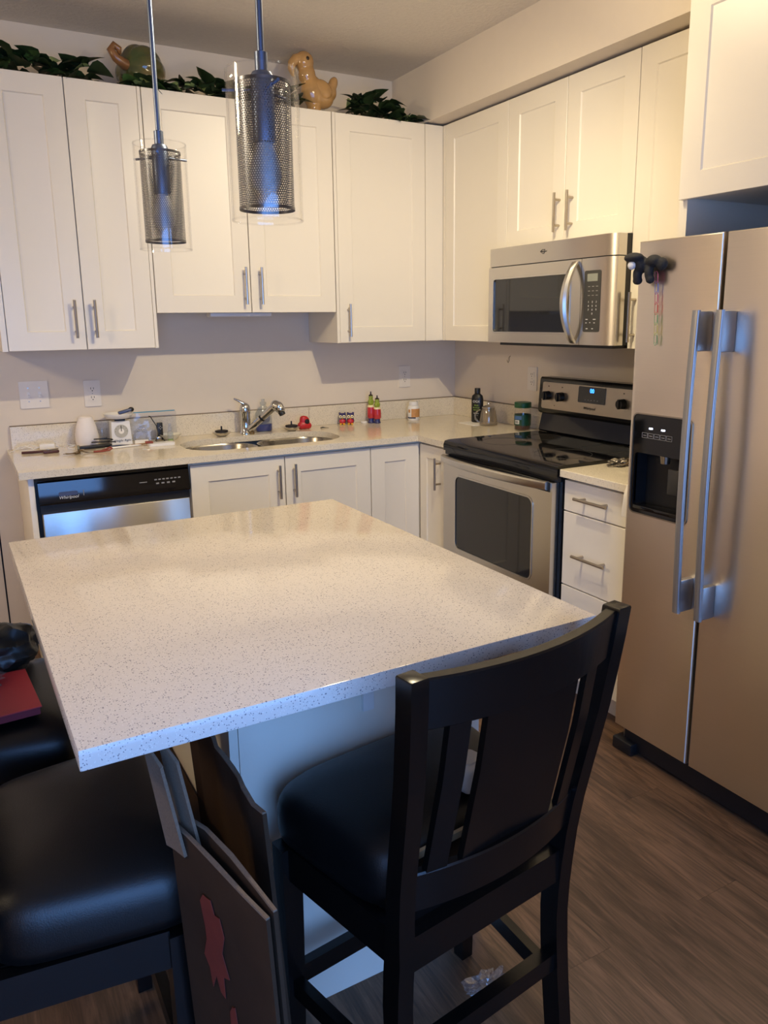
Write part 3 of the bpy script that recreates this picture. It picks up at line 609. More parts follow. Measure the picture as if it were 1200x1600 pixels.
# kitchen scale
x, y = -1.912, -.095
t = thing('kitchen_scale', 'white dial kitchen scale with a shallow tray on top', 'scale', (x, y, H))
bm = bmn(); rings(bm, [[(x+a*w, y+b*d, z) for a, b in ((-1, -1), (1, -1), (1, 1), (-1, 1))] for w, d, z in ((.045, .032, H), (.045, .032, H+.008), (.040, .026, H+.104), (.037, .023, H+.107))]); part('body', bm, 'white_plastic', t)
nrm = Vector((0, -1, .06)).normalized()
def disk(c, r, th, n=28): return cyl(bmn(), Vector(c), Vector(c)+nrm*th, r, n=n)
yd = y-.0293
dd = part('dial', disk((x, yd, H+.062), .030, .0025), 'dial_grey', t); part('dial_hub', disk((x, yd-.0022, H+.062), .012, .002), 'paper_white', dd)
part('pointer', B(x-.0015, x+.0015, yd-.0052, yd-.0047, H+.062, H+.088), 'print_dark', dd)
for i in range(12): 
    q = i*math.pi/6; part('tick', B(x+.025*math.cos(q)-.0012, x+.025*math.cos(q)+.0012, yd-.0032, yd-.0027, H+.062+.025*math.sin(q)-.0012, H+.062+.025*math.sin(q)+.0012), 'print_dark', dd)
text('lettering', 'Weight Right', .0145, 'print_dark', t, (x, y-.0325, H+.019), 'y', .3)
part('neck', B(x-.020, x+.024, y-.012, y+.012, H+.1065, H+.119), 'black_plastic', t)
part('tray', lathe(bmn(), [(.045, H+.119), (.055, H+.122), (.064, H+.136), (.066, H+.142), (.062, H+.141), (.053, H+.126), (.001, H+.123)], (x-.002, y, 0), 28), 'white_plastic', t, angle=50)
z0 = H+.130
t = thing('small_gadget', 'small black and blue gadget lying in the tray of the kitchen scale', 'gadget', (x+.02, y, z0))
bm = B(-.030, .030, -.013, .013, 0, .014, .004); bmesh.ops.transform(bm, matrix=Matrix.Translation((x+.028, y-.008, z0+.012)) @ Matrix.Rotation(R(-14), 4, 'Y'), verts=bm.verts); part('body', bm, 'steel_blue', t)
bm = bmn(); ball(bm, (x+.055, y-.008, z0+.026), (.013, .013, .011), 14); part('tip', bm, 'black_plastic', t)
# zip bag
t = thing('zip_bag', 'clear zip bag with a blue seal standing against the wall', 'plastic bag', (-1.75, -.045, H))
bm = bmn(); nx, nz = 16, 8; vs = [[bm.verts.new((-1.855+.215*i/nx, -.040-.020*math.sin(math.pi*i/nx)*(1-j/nz)-.006*noise.noise((i*.7, j*.9, 2)), H+.001+.132*j/nz)) for i in range(nx+1)] for j in range(nz+1)]
for j in range(nz):
    for i in range(nx): bm.faces.new((vs[j][i], vs[j][i+1], vs[j+1][i+1], vs[j+1][i]))
bm2 = bm; part('film', bm2, 'plastic_film', t, angle=80); part('blue_zip', B(-1.858, -1.645, -.0425, -.0385, H+.131, H+.135), 'blue_seal', t)
t = thing('folded_bag', 'crumpled clear plastic bag lying in front of the zip bag', 'plastic bag', (-1.80, -.115, H))
part('film', crumple(-1.825, -.110, H+.0005, .036, .020, .05, 9, 4, .35), 'plastic_film', t, angle=25); part('white_card', B(-1.86, -1.80, -.150, -.144, H+.001, H+.018), 'paper_white', t)
solo('black_remote', B(-1.742, -1.716, -.088, -.076, H+.0005, H+.084, .003), 'black_plastic', 'small black remote standing up beside the zip bag', 'remote')
rem = bpy.data.objects[-1] if False else [o for o in C.objects if o.name.startswith('black_remote')][0]
for dx, dz in ((0, .066), (-.006, .060), (.006, .060), (0, .054)): part('button', cyl(bmn(), (-1.727+dx, -.0875, H+dz), (-1.727+dx, -.0895, H+dz), .0028, n=8), 'print_grey', rem)
t = thing('power_cord', 'thin black cord arching over the zip bag onto the counter', 'cord', (-1.76, -.12, H))
part('wire', tube(bmn(), [(-1.778, -.090, H+.118), (-1.772, -.095, H+.117), (-1.765, -.105, H+.10), (-1.752, -.115, H+.075), (-1.748, -.12, H+.045), (-1.752, -.13, H+.022), (-1.765, -.14, H+.008), (-1.762, -.16, H+.004), (-1.74, -.165, H+.004), (-1.725, -.15, H+.005), (-1.73, -.13, H+.012), (-1.745, -.125, H+.016)], .0022, 6), 'black_plastic', t)
part('plug', B(-1.760, -1.735, -.135, -.115, H+.004, H+.024, .004), 'nickel', t)
solo('glass_dish', lathe(bmn(), [(.025, H), (.028, H+.002), (.050, H+.024), (.052, H+.026), (.049, H+.026), (.026, H+.006), (.001, H+.005)], (-1.683, -.085, 0), 28), 'glass_cream', 'small pale oval dish behind the spray bottle', 'dish')
x, y = -1.700, -.158
t = thing('spray_bottle', 'tiny clear spray bottle with pale liquid on the counter', 'bottle', (x, y, H))
part('bottle_body', lathe(bmn(), [(.012, H), (.0135, H+.002), (.0135, H+.042), (.009, H+.050), (.008, H+.052)], (x, y, 0), 18), 'frosted_bottle', t, angle=60)
part('liquid', lathe(bmn(), [(.0115, H+.002), (.012, H+.003), (.012, H+.012), (.001, H+.012)], (x, y, 0), 16), 'label_green', t)
part('spray_cap', lathe(bmn(), [(.0095, H+.052), (.0095, H+.066), (.0065, H+.072), (.006, H+.085), (.001, H+.086)], (x, y, 0), 16), 'plastic_film', t)
t = thing('white_phone', 'white flat gadget with rounded corners in front of the spray bottle', 'phone', (-1.765, -.245, H))
part('body', prism(bmn(), rrect(-1.822, -1.705, -.270, -.215, .012), [], FZ, H+.0003, H+.013), 'white_plastic', t); part('brown_end', B(-1.832, -1.8, -.255, -.225, H+.0135, H+.022, .003), 'red_strap', t)
solo('wire_scrap', tube(bmn(), [(-1.865, -.33, H+.002), (-1.855, -.345, H+.003), (-1.848, -.352, H+.002), (-1.838, -.35, H+.002)], .002, 6), 'white_plastic', 'small white twist of wire at the front of the counter', 'wire')
solo('wood_stick', tube(bmn(), [(-1.885, -.19, H+.004), (-1.84, -.183, H+.004), (-1.80, -.178, H+.004)], .0035, 6), 'stem_clay', 'short brown stick lying beside the kitchen scale', 'stick')

# ------------------------------------------------------------------ outlets, switches, hook
def outlet(face, a, z, label):
    f = FY if face == 'y' else FX; sgn = 1 if face == 'y' else -1
    p = Vector(f(a, z, 0)); t = thing('wall_outlet', label, 'outlet', p, 'white wall outlets')
    part('cover_plate', prism(bmn(), rrect(a-.036, a+.036, z-.059, z+.059, .004, 3), [], f, -.006, -.0003), 'plate_ivory', t)
    for dz in (-.020, .020):
        s = part('receptacle', prism(bmn(), rrect(a-.017, a+.017, z+dz-.0145, z+dz+.0145, .006, 3), [], f, -.0085, -.0055), 'plate_ivory', t)
        for du in (-.006, .006): part('slot', prism(bmn(), rrect(a+du-.0012, a+du+.0012, z+dz-.001, z+dz+.008, .0005, 2), [], f, -.0088, -.0083), 'socket_dark', s)
        part('ground_hole', prism(bmn(), rrect(a-.0025, a+.0025, z+dz-.010, z+dz-.005, .0024, 3), [], f, -.0088, -.0083), 'socket_dark', s)
    part('screw', prism(bmn(), rrect(a-.0025, a+.0025, z-.0025, z+.0025, .0024, 3), [], f, -.0066, -.0058), 'nickel', t)
outlet('y', -2.004, 1.144, 'white wall outlet above the aroma diffuser'); outlet('y', -.343, 1.148, 'white wall outlet above the pill bottle'); outlet('x', -.710, 1.162, 'white wall outlet beside the stove control panel')
t = thing('light_switch', 'white double light switch plate left of the first outlet', 'switch', (-2.25, 0, 1.15))
part('cover_plate', prism(bmn(), rrect(-2.308, -2.190, 1.092, 1.211, .004, 3), [], FY, -.006, -.0003), 'plate_ivory', t)
for x in (-2.272, -2.226):
    part('toggle_slot', B(x-.006, x+.006, -.0075, -.0055, 1.138, 1.164), 'white_plastic', t); part('toggle', B(x-.004, x+.004, -.018, -.006, 1.140, 1.152, .001), 'white_plastic', t)
    for z in (1.122, 1.182): part('screw', cyl(bmn(), (x, -.0058, z), (x, -.0068, z), .003, n=8), 'nickel', t)
solo('wall_hook', tube(bmn(), [(-.001, -.523, 1.270), (-.010, -.523, 1.262), (-.010, -.523, 1.245), (-.016, -.525, 1.236), (-.024, -.527, 1.243), (-.024, -.527, 1.250)], .0018, 6), 'nickel', 'small wire hook on the wall under the microwave', 'hook')

# ------------------------------------------------------------------ dishwasher
t = thing('dishwasher', 'dishwasher with black control panel and stainless door under the counter', 'dishwasher', (-2.035, -.3, 0))
part('tub', B(-2.3285, -1.7395, -.585, -.022, .10, .868), 'black_plastic', t); part('toe_kick', B(-2.325, -1.743, -.55, -.53, 0, .10), 'black_plastic', t)
part('top_trim', B(-2.3285, -1.7395, -.600, -.585, .866, .8845), 'black_gloss', t)
part('door_panel', B(-2.315, -1.745, -.622, -.585, .115, .742, .004), 'steel', t, 'brushed stainless door')
part('recess_strip', B(-2.318, -1.743, -.608, -.585, .742, .776), 'black_plastic', t)
bm = bmn(); rings(bm, [[(x, y, z) for y, z in ((-.585, .776), (-.622, .776), (-.626, .782), (-.614, .862), (-.608, .866), (-.585, .866))] for x in (-2.320, -1.742)])
cp = part('control_panel', bm, 'black_gloss', t)
text('lettering', 'Whirlpool', .017, 'print_white', cp, (-2.215, -.6245, .800), 'y', .25)
part('badge', prism(bmn(), rrect(-2.25, -2.18, .806, .822, .007, 4), [], FY, -.6225, -.6175), 'steel_blue', cp)
part('marker_bar', B(-2.1605, -2.158, -.6235, -.619, .800, .822), 'print_grey', cp)
for i in range(7): part('indicator', B(-1.885+i*.016, -1.875+i*.016, -.6205, -.6165, .829, .834), 'print_grey', cp)
for i in range(4): part('button_mark', B(-1.880+i*.022, -1.868+i*.022, -.6225, -.6185, .813, .819), 'print_grey', cp)
part('status_mark', B(-1.945, -1.915, -.6215, -.6175, .824, .827), 'print_grey', cp)

# ------------------------------------------------------------------ stove
SY0, SY1 = -.880, -1.656
t = thing('electric_range', 'stainless electric stove with black glass cooktop and oven window', 'stove', (-.34, -1.26, 0))
part('body', B(-.620, -.03, SY1, SY0, .03, .895), 'black_enamel', t)
for yy in (SY0-.05, SY1+.05):
    for xx in (-.58, -.10): part('foot', cyl(bmn(), (xx, yy, 0), (xx, yy, .03), .018, n=10), 'black_plastic', t)
bm = bmn(); rings(bm, [[(x, y, z) for x, z in ((-.10, .900), (-.634, .893), (-.648, .880), (-.650, .905), (-.642, .922), (-.62, .926), (-.10, .926))] for y in (SY1+.002, SY0-.002)])
ck = part('cooktop', bm, 'black_gloss', t, 'black glass cooktop')
for a, b, r in ((-.45, -1.07, .10), (-.45, -1.46, .115), (-.22, -1.07, .08), (-.22, -1.46, .10)): part('burner_ring', tube(bmn(), [(a+r*math.cos(i*math.pi/16), b+r*math.sin(i*math.pi/16), .9262) for i in range(32)], .0007, 4, True), 'keypad_grey', ck)
part('vent_trim', B(-.640, -.60, SY1+.004, SY0-.004, .862, .892), 'black_enamel', t)
d = part('oven_door', prism(bmn(), [(SY1+.018, .21), (SY0-.012, .21), (SY0-.012, .858), (SY1+.018, .858)], [rrect(-1.524, -.992, .447, .778, .03)], FX, -.655, -.622), 'steel', t, 'brushed stainless oven door')
part('window_glass', prism(bmn(), rrect(-1.524, -.992, .447, .778, .03), [], FX, -.6535, -.640), 'dark_glass', d)
part('window_trim', prism(bmn(), rrect(-1.530, -.986, .441, .784, .034), [rrect(-1.524, -.992, .447, .778, .03)], FX, -.6575, -.6551), 'steel_handle', d)
hs = []
for i in range(15):
    s = i/14; yy = SY0-.014-(.722)*s; o = .655+.010+.038*math.sin(math.pi*s)**.7
    hs.append([(-o, yy, .829), (-o-.007, yy, .835), (-o-.007, yy, .857), (-o, yy, .862), (-o+.012, yy, .862), (-o+.012, yy, .829)])
part('handle', rings(bmn(), hs), 'steel_handle', d, angle=50)
part('handle_gap', B(-.6565, -.6551, SY1+.03, SY0-.02, .822, .858), 'black_plastic', d)
part('storage_drawer', B(-.652, -.622, SY1+.018, SY0-.012, .05, .20, .004), 'steel', t)
bm = bmn(); rings(bm, [[(x, y, z) for x, z in ((-.095, .926), (-.100, .934), (-.080, 1.012), (-.022, 1.012), (-.022, .926))] for y in (SY1+.004, SY0-.004)])
part('backguard', bm, 'black_gloss', t)
K = Vector((-.10, 0, 1.10)); tl = R(6)
bm = bmn(); prof = ((-.098, 1.020), (-.103, 1.030), (-.092, 1.176), (-.084, 1.186), (-.022, 1.186), (-.022, 1.012), (-.085, 1.012))
rings(bm, [[(x, y, z) for x, z in prof] for y in (SY1, SY0)]); cs = part('console', bm, 'black_enamel', t, angle=40)
def fc(z): return -.103+(z-1.030)/(1.176-1.030)*.011
FC = lambda u, v, w: (fc(v)+w, u, v)
face = part('console_face', prism(bmn(), rrect(SY1+.024, SY0-.026, 1.040, 1.164, .010, 4), [], FC, -.004, .001), 'nickel', cs, 'brushed metal control face')
for ky in (-.950, -1.045, -1.432, -1.535):
    kz = 1.102; o = fc(kz)
    kb = part('knob', cyl(bmn(), (o-.002, ky, kz), (o-.030, ky, kz-.001), .0215, .0195, 20), 'black_plastic', face); part('knob_grip', B(o-.036, o-.004, ky-.005, ky+.005, kz-.0205, kz+.0205, .002), 'black_plastic', kb)
    part('knob_mark', B(fc(1.145)-.0046, fc(1.145)-.0035, ky-.004, ky+.004, 1.143, 1.148), 'print_dark', face)
dp = part('display', prism(bmn(), rrect(-1.326, -1.157, 1.088, 1.160, .006, 3), [], FC, -.0065, -.002), 'dark_glass', face)
text('clock_digits', '00', .026, 'clock_blue', dp, (fc(1.14)-.0072, -1.244, 1.142), 'x')
for i in range(5): part('touch_mark', B(fc(1.10)-.0074, fc(1.10)-.0062, -1.285+i*.019, -1.278+i*.019, 1.100, 1.104), 'print_grey', dp)
text('lettering', 'Whirlpool', .018, 'print_dark', face, (fc(1.064)-.0048, -1.232, 1.064), 'x', .25)
bm = cyl(bmn(), (fc(1.058)-.003, -1.0, 1.058), (fc(1.058)-.005, -1.0, 1.058), .0025, n=8); part('indicator_lamp', bm, 'print_dark', face)

# ------------------------------------------------------------------ microwave
t = thing('microwave_oven', 'stainless over-the-range microwave with curved handle and keypad', 'microwave', (-.2, -1.26, 1.345))
MY0, MY1 = -.874, -1.646
part('body', B(-.340, -.004, -1.640, -.882, 1.357, 1.7640), 'black_plastic', t)
def chamf(z0, z1, y0, y1, ch0, ch1, xb=-.341, xf=-.402):
    bm = bmn(); o = [(xb, y0), (xf+ch0, y0)] if ch0 else [(xb, y0)]
    o += [(xf, y0-ch0*.8), (xf, y1+ch1)] + ([(xf+ch1*.55, y1)] if ch1 else []) + [(xb, y1)]
    return prism(bm, o, [], FZ, z0, z1)
tv = part('vent_panel', chamf(1.686, 1.763, MY0, MY1, .012, .040), 'steel', t)
for i in range(3):
    q = i*2.1; part('swirl_mark', tube(bmn(), [(-.4025, -1.246+.014*math.cos(q+a*.5)*(1-.08*a), 1.727+.010*math.sin(q+a*.5)*(1-.08*a)) for a in range(6)], .0013, 5), 'print_dark', tv)
text('lettering', 'Whirlpool', .010, 'print_dark', tv, (-.4026, -1.246, 1.727), 'x', .25)
part('groove', B(-.392, -.341, MY1+.006, MY0-.006, 1.682, 1.686), 'black_plastic', t)
dr = part('oven_door', prism(bmn(), [(-1.474, 1.357), (MY0, 1.357), (MY0, 1.682), (-1.474, 1.682)], [rrect(-1.412, -.912, 1.404, 1.630, .012)], FX, -.402, -.341), 'steel', t, 'brushed stainless door with a dark window')
part('window_glass', prism(bmn(), rrect(-1.412, -.912, 1.404, 1.630, .012), [], FX, -.3985, -.360), 'dark_glass', dr)
part('window_trim', prism(bmn(), rrect(-1.417, -.907, 1.399, 1.635, .015), [rrect(-1.412, -.912, 1.404, 1.630, .012)], FX, -.4045, -.4021), 'steel_handle', dr)
hs = []
for i in range(17):
    s = i/16; z = 1.362+.312*s; o = .004+.058*math.sin(math.pi*s)**.75; w = .017-.004*abs(2*s-1)
    yc = -1.446
    hs.append([(-.402-o, yc+w, z), (-.402-o-.010, yc+w*.5, z), (-.402-o-.010, yc-w*.5, z), (-.402-o, yc-w, z), (-.402-o+.012, yc-w*.8, z), (-.402-o+.012, yc+w*.8, z)])
part('handle', rings(bmn(), hs), 'steel_handle', dr, angle=50)
pn = part('control_side', chamf(1.357, 1.682, -1.476, MY1, 0, .036), 'steel', t)
kp = part('keypad', prism(bmn(), rrect(-1.584, -1.496, 1.407, 1.636, .008), [], FX, -.4045, -.4015), 'keypad_grey', pn)
part('display', prism(bmn(), rrect(-1.568, -1.513, 1.596, 1.624, .002, 2), [], FX, -.4055, -.4040), 'display_grey', kp)
for r_ in range(3):
    for c_ in range(3): part('key_mark', B(-.4055, -.4044, -1.519-.021*c_-.010, -1.519-.021*c_, 1.5755-.0165*r_, 1.578-.0165*r_), 'print_grey', kp)
for r_ in range(4):
    for c_ in range(3):
        n_ = '123456789 0 '[r_*3+c_]
        if n_ != ' ': text('key_digit', n_, .0105, 'print_white', kp, (-.4048, -1.520-.021*c_-.003, 1.519-.0145*r_), 'x')
for yy, zz, wd in ((-1.511, 1.453, .011), (-1.552, 1.453, .013), (-1.511, 1.440, .006), (-1.533, 1.441, .004), (-1.555, 1.440, .007), (-1.514, 1.418, .010), (-1.545, 1.418, .008)): part('key_mark', B(-.4055, -.4044, yy-wd, yy, zz, zz+.0028), 'print_white', kp)
part('underside', B(-.375, -.02, -1.630, -.93, 1.345, 1.357), 'black_plastic', t)

# ------------------------------------------------------------------ refrigerator
t = thing('refrigerator', 'stainless side-by-side fridge with water dispenser and two long handles', 'refrigerator', (-.36, -2.5, 0))
DX = -.702; G0, G1 = -2.3525, -2.3640
part('cabinet_box', B(-.630, -.03, -2.975, -2.055, .03, 1.672), 'black_enamel', t)
def fdoor(y0, y1, holes):
    bm = prism(bmn(), [(y0, .092), (y1, .092), (y1, 1.684), (y0, 1.684)], holes, FX, DX, -.634)
    cs = [v for v in bm.verts if v.co.x < DX+.001 and (abs(v.co.z-.092) < 1e-4 or abs(v.co.z-1.684) < 1e-4)]
    es = [e for e in bm.edges if e.verts[0] in cs and e.verts[1] in cs and (abs(e.verts[0].co.y-e.verts[1].co.y) < 1e-4 or abs(e.verts[0].co.z-e.verts[1].co.z) < 1e-4)]
    bmesh.ops.bevel(bm, geom=es, offset=.007, segments=3, profile=.5, affect='EDGES'); return bm
DH = rrect(-2.293, -2.070, .852, 1.166, .018, 5)
fz = part('freezer_door', fdoor(G0, -2.052, [DH]), 'steel_fridge', t, 'left stainless door with the water dispenser', angle=30)
fd = part('fridge_door', fdoor(-2.972, G1, []), 'steel_fridge', t, 'right stainless door', angle=30)
part('dispenser_trim', prism(bmn(), rrect(-2.297, -2.066, .848, 1.170, .021, 5), [DH], FX, DX-.0035, DX-.0002), 'nickel', fz)
bm = bmn(); prism(bm, DH, [rrect(-2.283, -2.080, .872, 1.045, .012, 4)], FX, DX-.001, DX+.012)
part('dispenser_bezel', bm, 'black_gloss', fz)
bm = bmn(); rs = [[(x, u, v) for u, v in rrect(-2.283, -2.080, .872, 1.045, .012, 4)] for x in (DX+.004, DX+.055)]
n = len(rs[0]); vs = [[bm.verts.new(p) for p in q] for q in rs]
for j in range(n): bm.faces.new((vs[0][j], vs[0][(j+1) % n], vs[1][(j+1) % n], vs[1][j]))
bm.faces.new(vs[1]); part('dispenser_cavity', bm, 'black_plastic', fz)
part('dispenser_shelf', B(DX-.002, DX+.05, -2.280, -2.083, .862, .876, .003), 'black_gloss', fz)
part('paddle', B(DX+.022, DX+.030, -2.235, -2.195, .925, 1.005, .003), 'keypad_grey', fz); part('spout', cyl(bmn(), (DX+.02, -2.185, 1.02), (DX+.02, -2.185, 1.048), .014, .018, 14), 'nickel', fz)
for yy in (-2.140, -2.188): part('led', B(DX-.0018, DX-.0008, yy-.007, yy+.007, 1.122, 1.127), 'led_white', fz)
for i in range(5): part('touch_key', prism(bmn(), rrect(-2.128-.024*i, -2.106-.024*i, 1.094, 1.110, .0012, 2), [rrect(-2.127-.024*i, -2.107-.024*i, 1.095, 1.109, .0010, 2)], FX, DX-.0018, DX-.0008), 'print_grey', fz)
for i in range(5): part('key_mark', B(DX-.0018, DX-.0008, -2.123-.024*i, -2.111-.024*i, 1.1005, 1.1025), 'print_grey', fz)
def fhandle(d, yc):
    hs = []
    for i in range(21):
        s = i/20; z = .598+.880*s; o = .062+.012*math.sin(math.pi*s); w = .0118
        hs.append([(DX-o+.012, yc+w, z), (DX-o+.003, yc+w, z), (DX-o, yc+w-.003, z), (DX-o, yc-w+.003, z), (DX-o+.003, yc-w, z), (DX-o+.010, yc-w, z), (DX-o+.010, yc+w, z)][1:])
    h = part('handle', rings(bmn(), hs), 'handle_grey', d, 'long grey vertical handle', angle=50)
    for z0, z1 in ((1.366, 1.476), (.600, .700)): part('handle_foot', B(DX-.054, DX+.0005, yc-.0105, yc+.0105, z0, z1, .004), 'handle_grey', h)
fhandle(fz, -2.327); fhandle(fd, -2.405)
part('kick_grille', B(-.672, -.63, -2.970, -2.075, .012, .088), 'black_plastic', t)
part('hinge_cover', B(-.700, -.640, -2.130, -2.045, .001, .042, .004), 'black_plastic', t); part('hinge_pin', cyl(bmn(), (-.665, -2.07, .04), (-.665, -2.07, .094), .006, n=8), 'nickel', t)
for yy in (-2.15, -2.9): part('foot', cyl(bmn(), (-.2, yy, 0), (-.2, yy, .03), .02, n=10), 'black_plastic', t)
for yy in (-2.15, -2.9): part('foot', cyl(bmn(), (-.6, yy, 0), (-.6, yy, .03), .02, n=10), 'black_plastic', t)

# plush magnet and clip chain on the fridge
mx = DX-.002
t = thing('plush_magnet', 'black plush animal magnet clinging to the top corner of the fridge', 'magnet', (mx, -2.10, 1.56))
bm = blob([((mx-.030, -2.095, 1.615), (.022, .020, .024)), ((mx-.045, -2.078, 1.634), (.024, .034, .015)), ((mx-.022, -2.135, 1.622), (.020, .026, .018)), ((mx-.016, -2.160, 1.612), (.014, .020, .020)), ((mx-.034, -2.085, 1.585), (.014, .014, .024)), ((mx-.030, -2.083, 1.568), (.014, .015, .013)), ((mx-.026, -2.122, 1.590), (.013, .014, .026)), ((mx-.024, -2.126, 1.570), (.013, .014, .013)), ((mx-.016, -2.10, 1.610), (.0155, .024, .02))], .0035, 4)
part('body', bm, 'plush_black', t, angle=80)
bm = bmn(); ball(bm, (mx-.052, -2.078, 1.612), (.010, .014, .013), 12); part('white_muzzle', bm, 'plush_white', t)
t = thing('paper_clip_chain', 'chain of coloured paper clips hanging from the black plush magnet', 'clip chain', (mx, -2.14, 1.38))
for i, c in enumerate(('clip_pink', 'clip_blue', 'clip_pink', 'clip_red', 'clip_green', 'clip_yellow', 'clip_green')):
    zt = 1.592-.030*i; yy = -2.133-.0015*i; xx = mx-.008 if i < 1 else mx-.006; p = []; wq = .0042
    for yo, zo in ((-.3, -.012), (-.3, 0), (0, .004), (.3, 0)): pass
    pts = [(0, -.026), (wq, -.030), (wq*1.6, -.026), (wq*1.6, -.003), (wq*.6, .001), (-wq*.8, -.002), (-wq*.8, -.030), (wq*.2, -.035), (wq*2.2, -.031), (wq*2.2, -.006)]
    part('paper_clip', tube(bmn(), [(xx-.0012*(k % 2), yy-u, zt+v) for k, (u, v) in enumerate(pts)], .0009, 5), c, t)

# ------------------------------------------------------------------ island
IR = R(.516); icx, icy = -2.0154, -2.2362
def irot(bm, back=False):
    bmesh.ops.transform(bm, matrix=Matrix.Translation((icx, icy, 0)) @ Matrix.Rotation(IR, 4, 'Z') @ Matrix.Translation((-icx, -icy, 0)), verts=bm.verts); return bm
solo('island_countertop', irot(B(-2.4734, -1.5574, -2.8142, -1.6582, H-.031, H, .002, 2)), 'quartz_island', 'large speckled white quartz island top in the middle of the kitchen', 'countertop')
t = thing('kitchen_island', 'white island base under the large quartz top', 'island', (icx, -2.1, 0))
part('body', irot(B(-2.150, -1.590, -2.478, -1.700, 0, H-.0315)), 'cabinet_paint', t)
part('corner_post', irot(B(-2.178, -2.1605, -2.492, -1.690, 0, H-.0315)), 'cabinet_paint', t)
part('back_panel', irot(B(-2.1585, -1.590, -2.490, -2.478, 0, H-.0315)), 'cabinet_paint', t)
bm = bmn(); box(bm, -1.893, -1.868, -2.60, -2.492, H-.040, H-.032); box(bm, -1.893, -1.868, -2.500, -2.492, .665, H-.040); part('support_bracket', irot(bm), 'white_plastic', t)

# ------------------------------------------------------------------ counter stools
ZP = [(0, -.024), (.20, -.002), (.35, .008), (.46, 0), (.60, -.017), (.80, -.057), (.985, -.082)]
def pyz(z):
    for (a, b), (c, d) in zip(ZP, ZP[1:]):
        if z <= c: s = (z-a)/(c-a); return b+(d-b)*s
    return ZP[-1][1]
def px_(z): return .189 + max(0, z-.46)/.525*.032
def stool(label):
    t = thing('counter_stool', label, 'chair', (0, 0, 0), 'dark counter stools around the island')
    zs = [0, .06, .12, .2, .28, .35, .41, .46, .53, .60, .67, .74, .80, .87, .93, .985]
    for s in (-1, 1):
        rs = []
        for z in zs:
            y = pyz(z) if True else 0; x = s*px_(z); w = .0155; d = .021 if z < .5 else .018
            # smooth the profile
            y = (pyz(max(0, z-.05))+2*pyz(z)+pyz(min(.985, z+.05)))/4
            rs.append([(x-w, y-d, z), (x+w, y-d, z), (x+w, y+d, z), (x-w, y+d, z)])
        bm = rings(bmn(), rs); es = [e for e in bm.edges if max(v.co.z for v in e.verts) > .98 and abs(e.verts[0].co.z-e.verts[1].co.z) < .001]
        bmesh.ops.bevel(bm, geom=es, offset=.004, segments=2, profile=.5, affect='EDGES'); part('rear_leg', bm, 'espresso_wood', t)
        rs = [[(s*.224+a*q, .305+b*q, z) for a, b in ((-1, -1), (1, -1), (1, 1), (-1, 1))] for z, q in ((0, .015), (.30, .019), (.50, .0205))]
        part('front_leg', rings(bmn(), rs), 'espresso_wood', t)
        for nm, z0, z1, w in (('side_apron', .435, .505, .011), ('side_stretcher', .175, .212, .010)):
            part(nm, rings(bmn(), [[(s*x-w, y, z0), (s*x+w, y, z0), (s*x+w, y, z1), (s*x-w, y, z1)] for x, y in ((.189, .018), (.222, .287))]), 'espresso_wood', t)
    part('front_apron', B(-.204, .204, .294, .316, .435, .505), 'espresso_wood', t)
    part('rear_apron', B(-.174, .174, -.014, .014, .425, .490), 'espresso_wood', t)
    part('rear_stretcher', B(-.174, .174, -.012, .014, .225, .262), 'espresso_wood', t)
    part('footrest', B(-.205, .205, .295, .315, .185, .225), 'espresso_wood', t)
    def crail(z0, z1, th, bow, name):
        rs = []
        for i in range(17):
            s = -1+2*i/16; r = []
            for z, o in ((z0, -th), (z0, th), (z1, th), (z1, -th)): r.append((s*(px_((z0+z1)/2)-.0145), pyz(z)-bow*(1-s*s)+o, z))
            rs.append(r)
        bm = rings(bmn(), rs); bmesh.ops.bevel(bm, geom=[e for e in bm.edges if abs(e.verts[0].co.z-e.verts[1].co.z) < .02 and abs(e.verts[0].co.x-e.verts[1].co.x) > .005], offset=.003, segments=1, affect='EDGES')
        return part(name, bm, 'espresso_wood', t)
    BW = .036
    crail(.895, .980, .012, BW, 'top_rail'); crail(.545, .622, .010, BW*.8, 'lower_rail')
    def slat(x0, x1):
        rs = []
        for i in range(9):
            z = .610+.295*i/8; r = []
            k = pyz(z); bw = BW*(.8+.2*i/8); W_ = px_(z)
            for x, o in ((x0, -.006), (x1, -.006), (x1, .006), (x0, .006)): r.append((x, k-bw*(1-(x/W_)**2)+o, z))
            rs.append(r)
        part('back_slat', rings(bmn(), rs), 'espresso_wood', t)
    slat(-.162, -.127); slat(-.099, .099); slat(.127, .162)
    # seat cushion : domed, leather
    bm = bmn(); rs = []
    def outline(k, z):
        o = []
        for i in range(40):
            a = 2*math.pi*i/40; ca, sa = math.cos(a), math.sin(a); e = .36
            u = math.copysign(abs(ca)**e, ca); v = math.copysign(abs(sa)**e, sa)
            yy = .195+.168*v*k; hw = .198+.050*(v*k+1)/2; o.append((u*hw*k, yy, z))
        return o
    for k, z in ((.94, .506), (.985, .510), (1.0, .530), (1.0, .562), (.985, .582), (.95, .597), (.88, .610), (.75, .622), (.55, .631), (.3, .635), (.05, .636)): rs.append(outline(k, z))
    part('seat_cushion', rings(bm, rs), 'black_leather', t, 'black leather seat cushion', angle=60)
    part('seat_board', B(-.176, .176, .0145, .292, .470, .5055), 'espresso_wood', t)
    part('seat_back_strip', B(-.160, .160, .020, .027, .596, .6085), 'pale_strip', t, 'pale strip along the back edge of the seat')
    return t
s1 = stool('dark wooden counter stool with slatted back turned to the viewer, in front of the island')
s2 = copy_tree(s1); s2['label'] = 'black leather counter stool at the left of the island, nearest the cardboard'
s3 = copy_tree(s1); s3['label'] = 'black leather counter stool at the left of the island, holding the red folder'
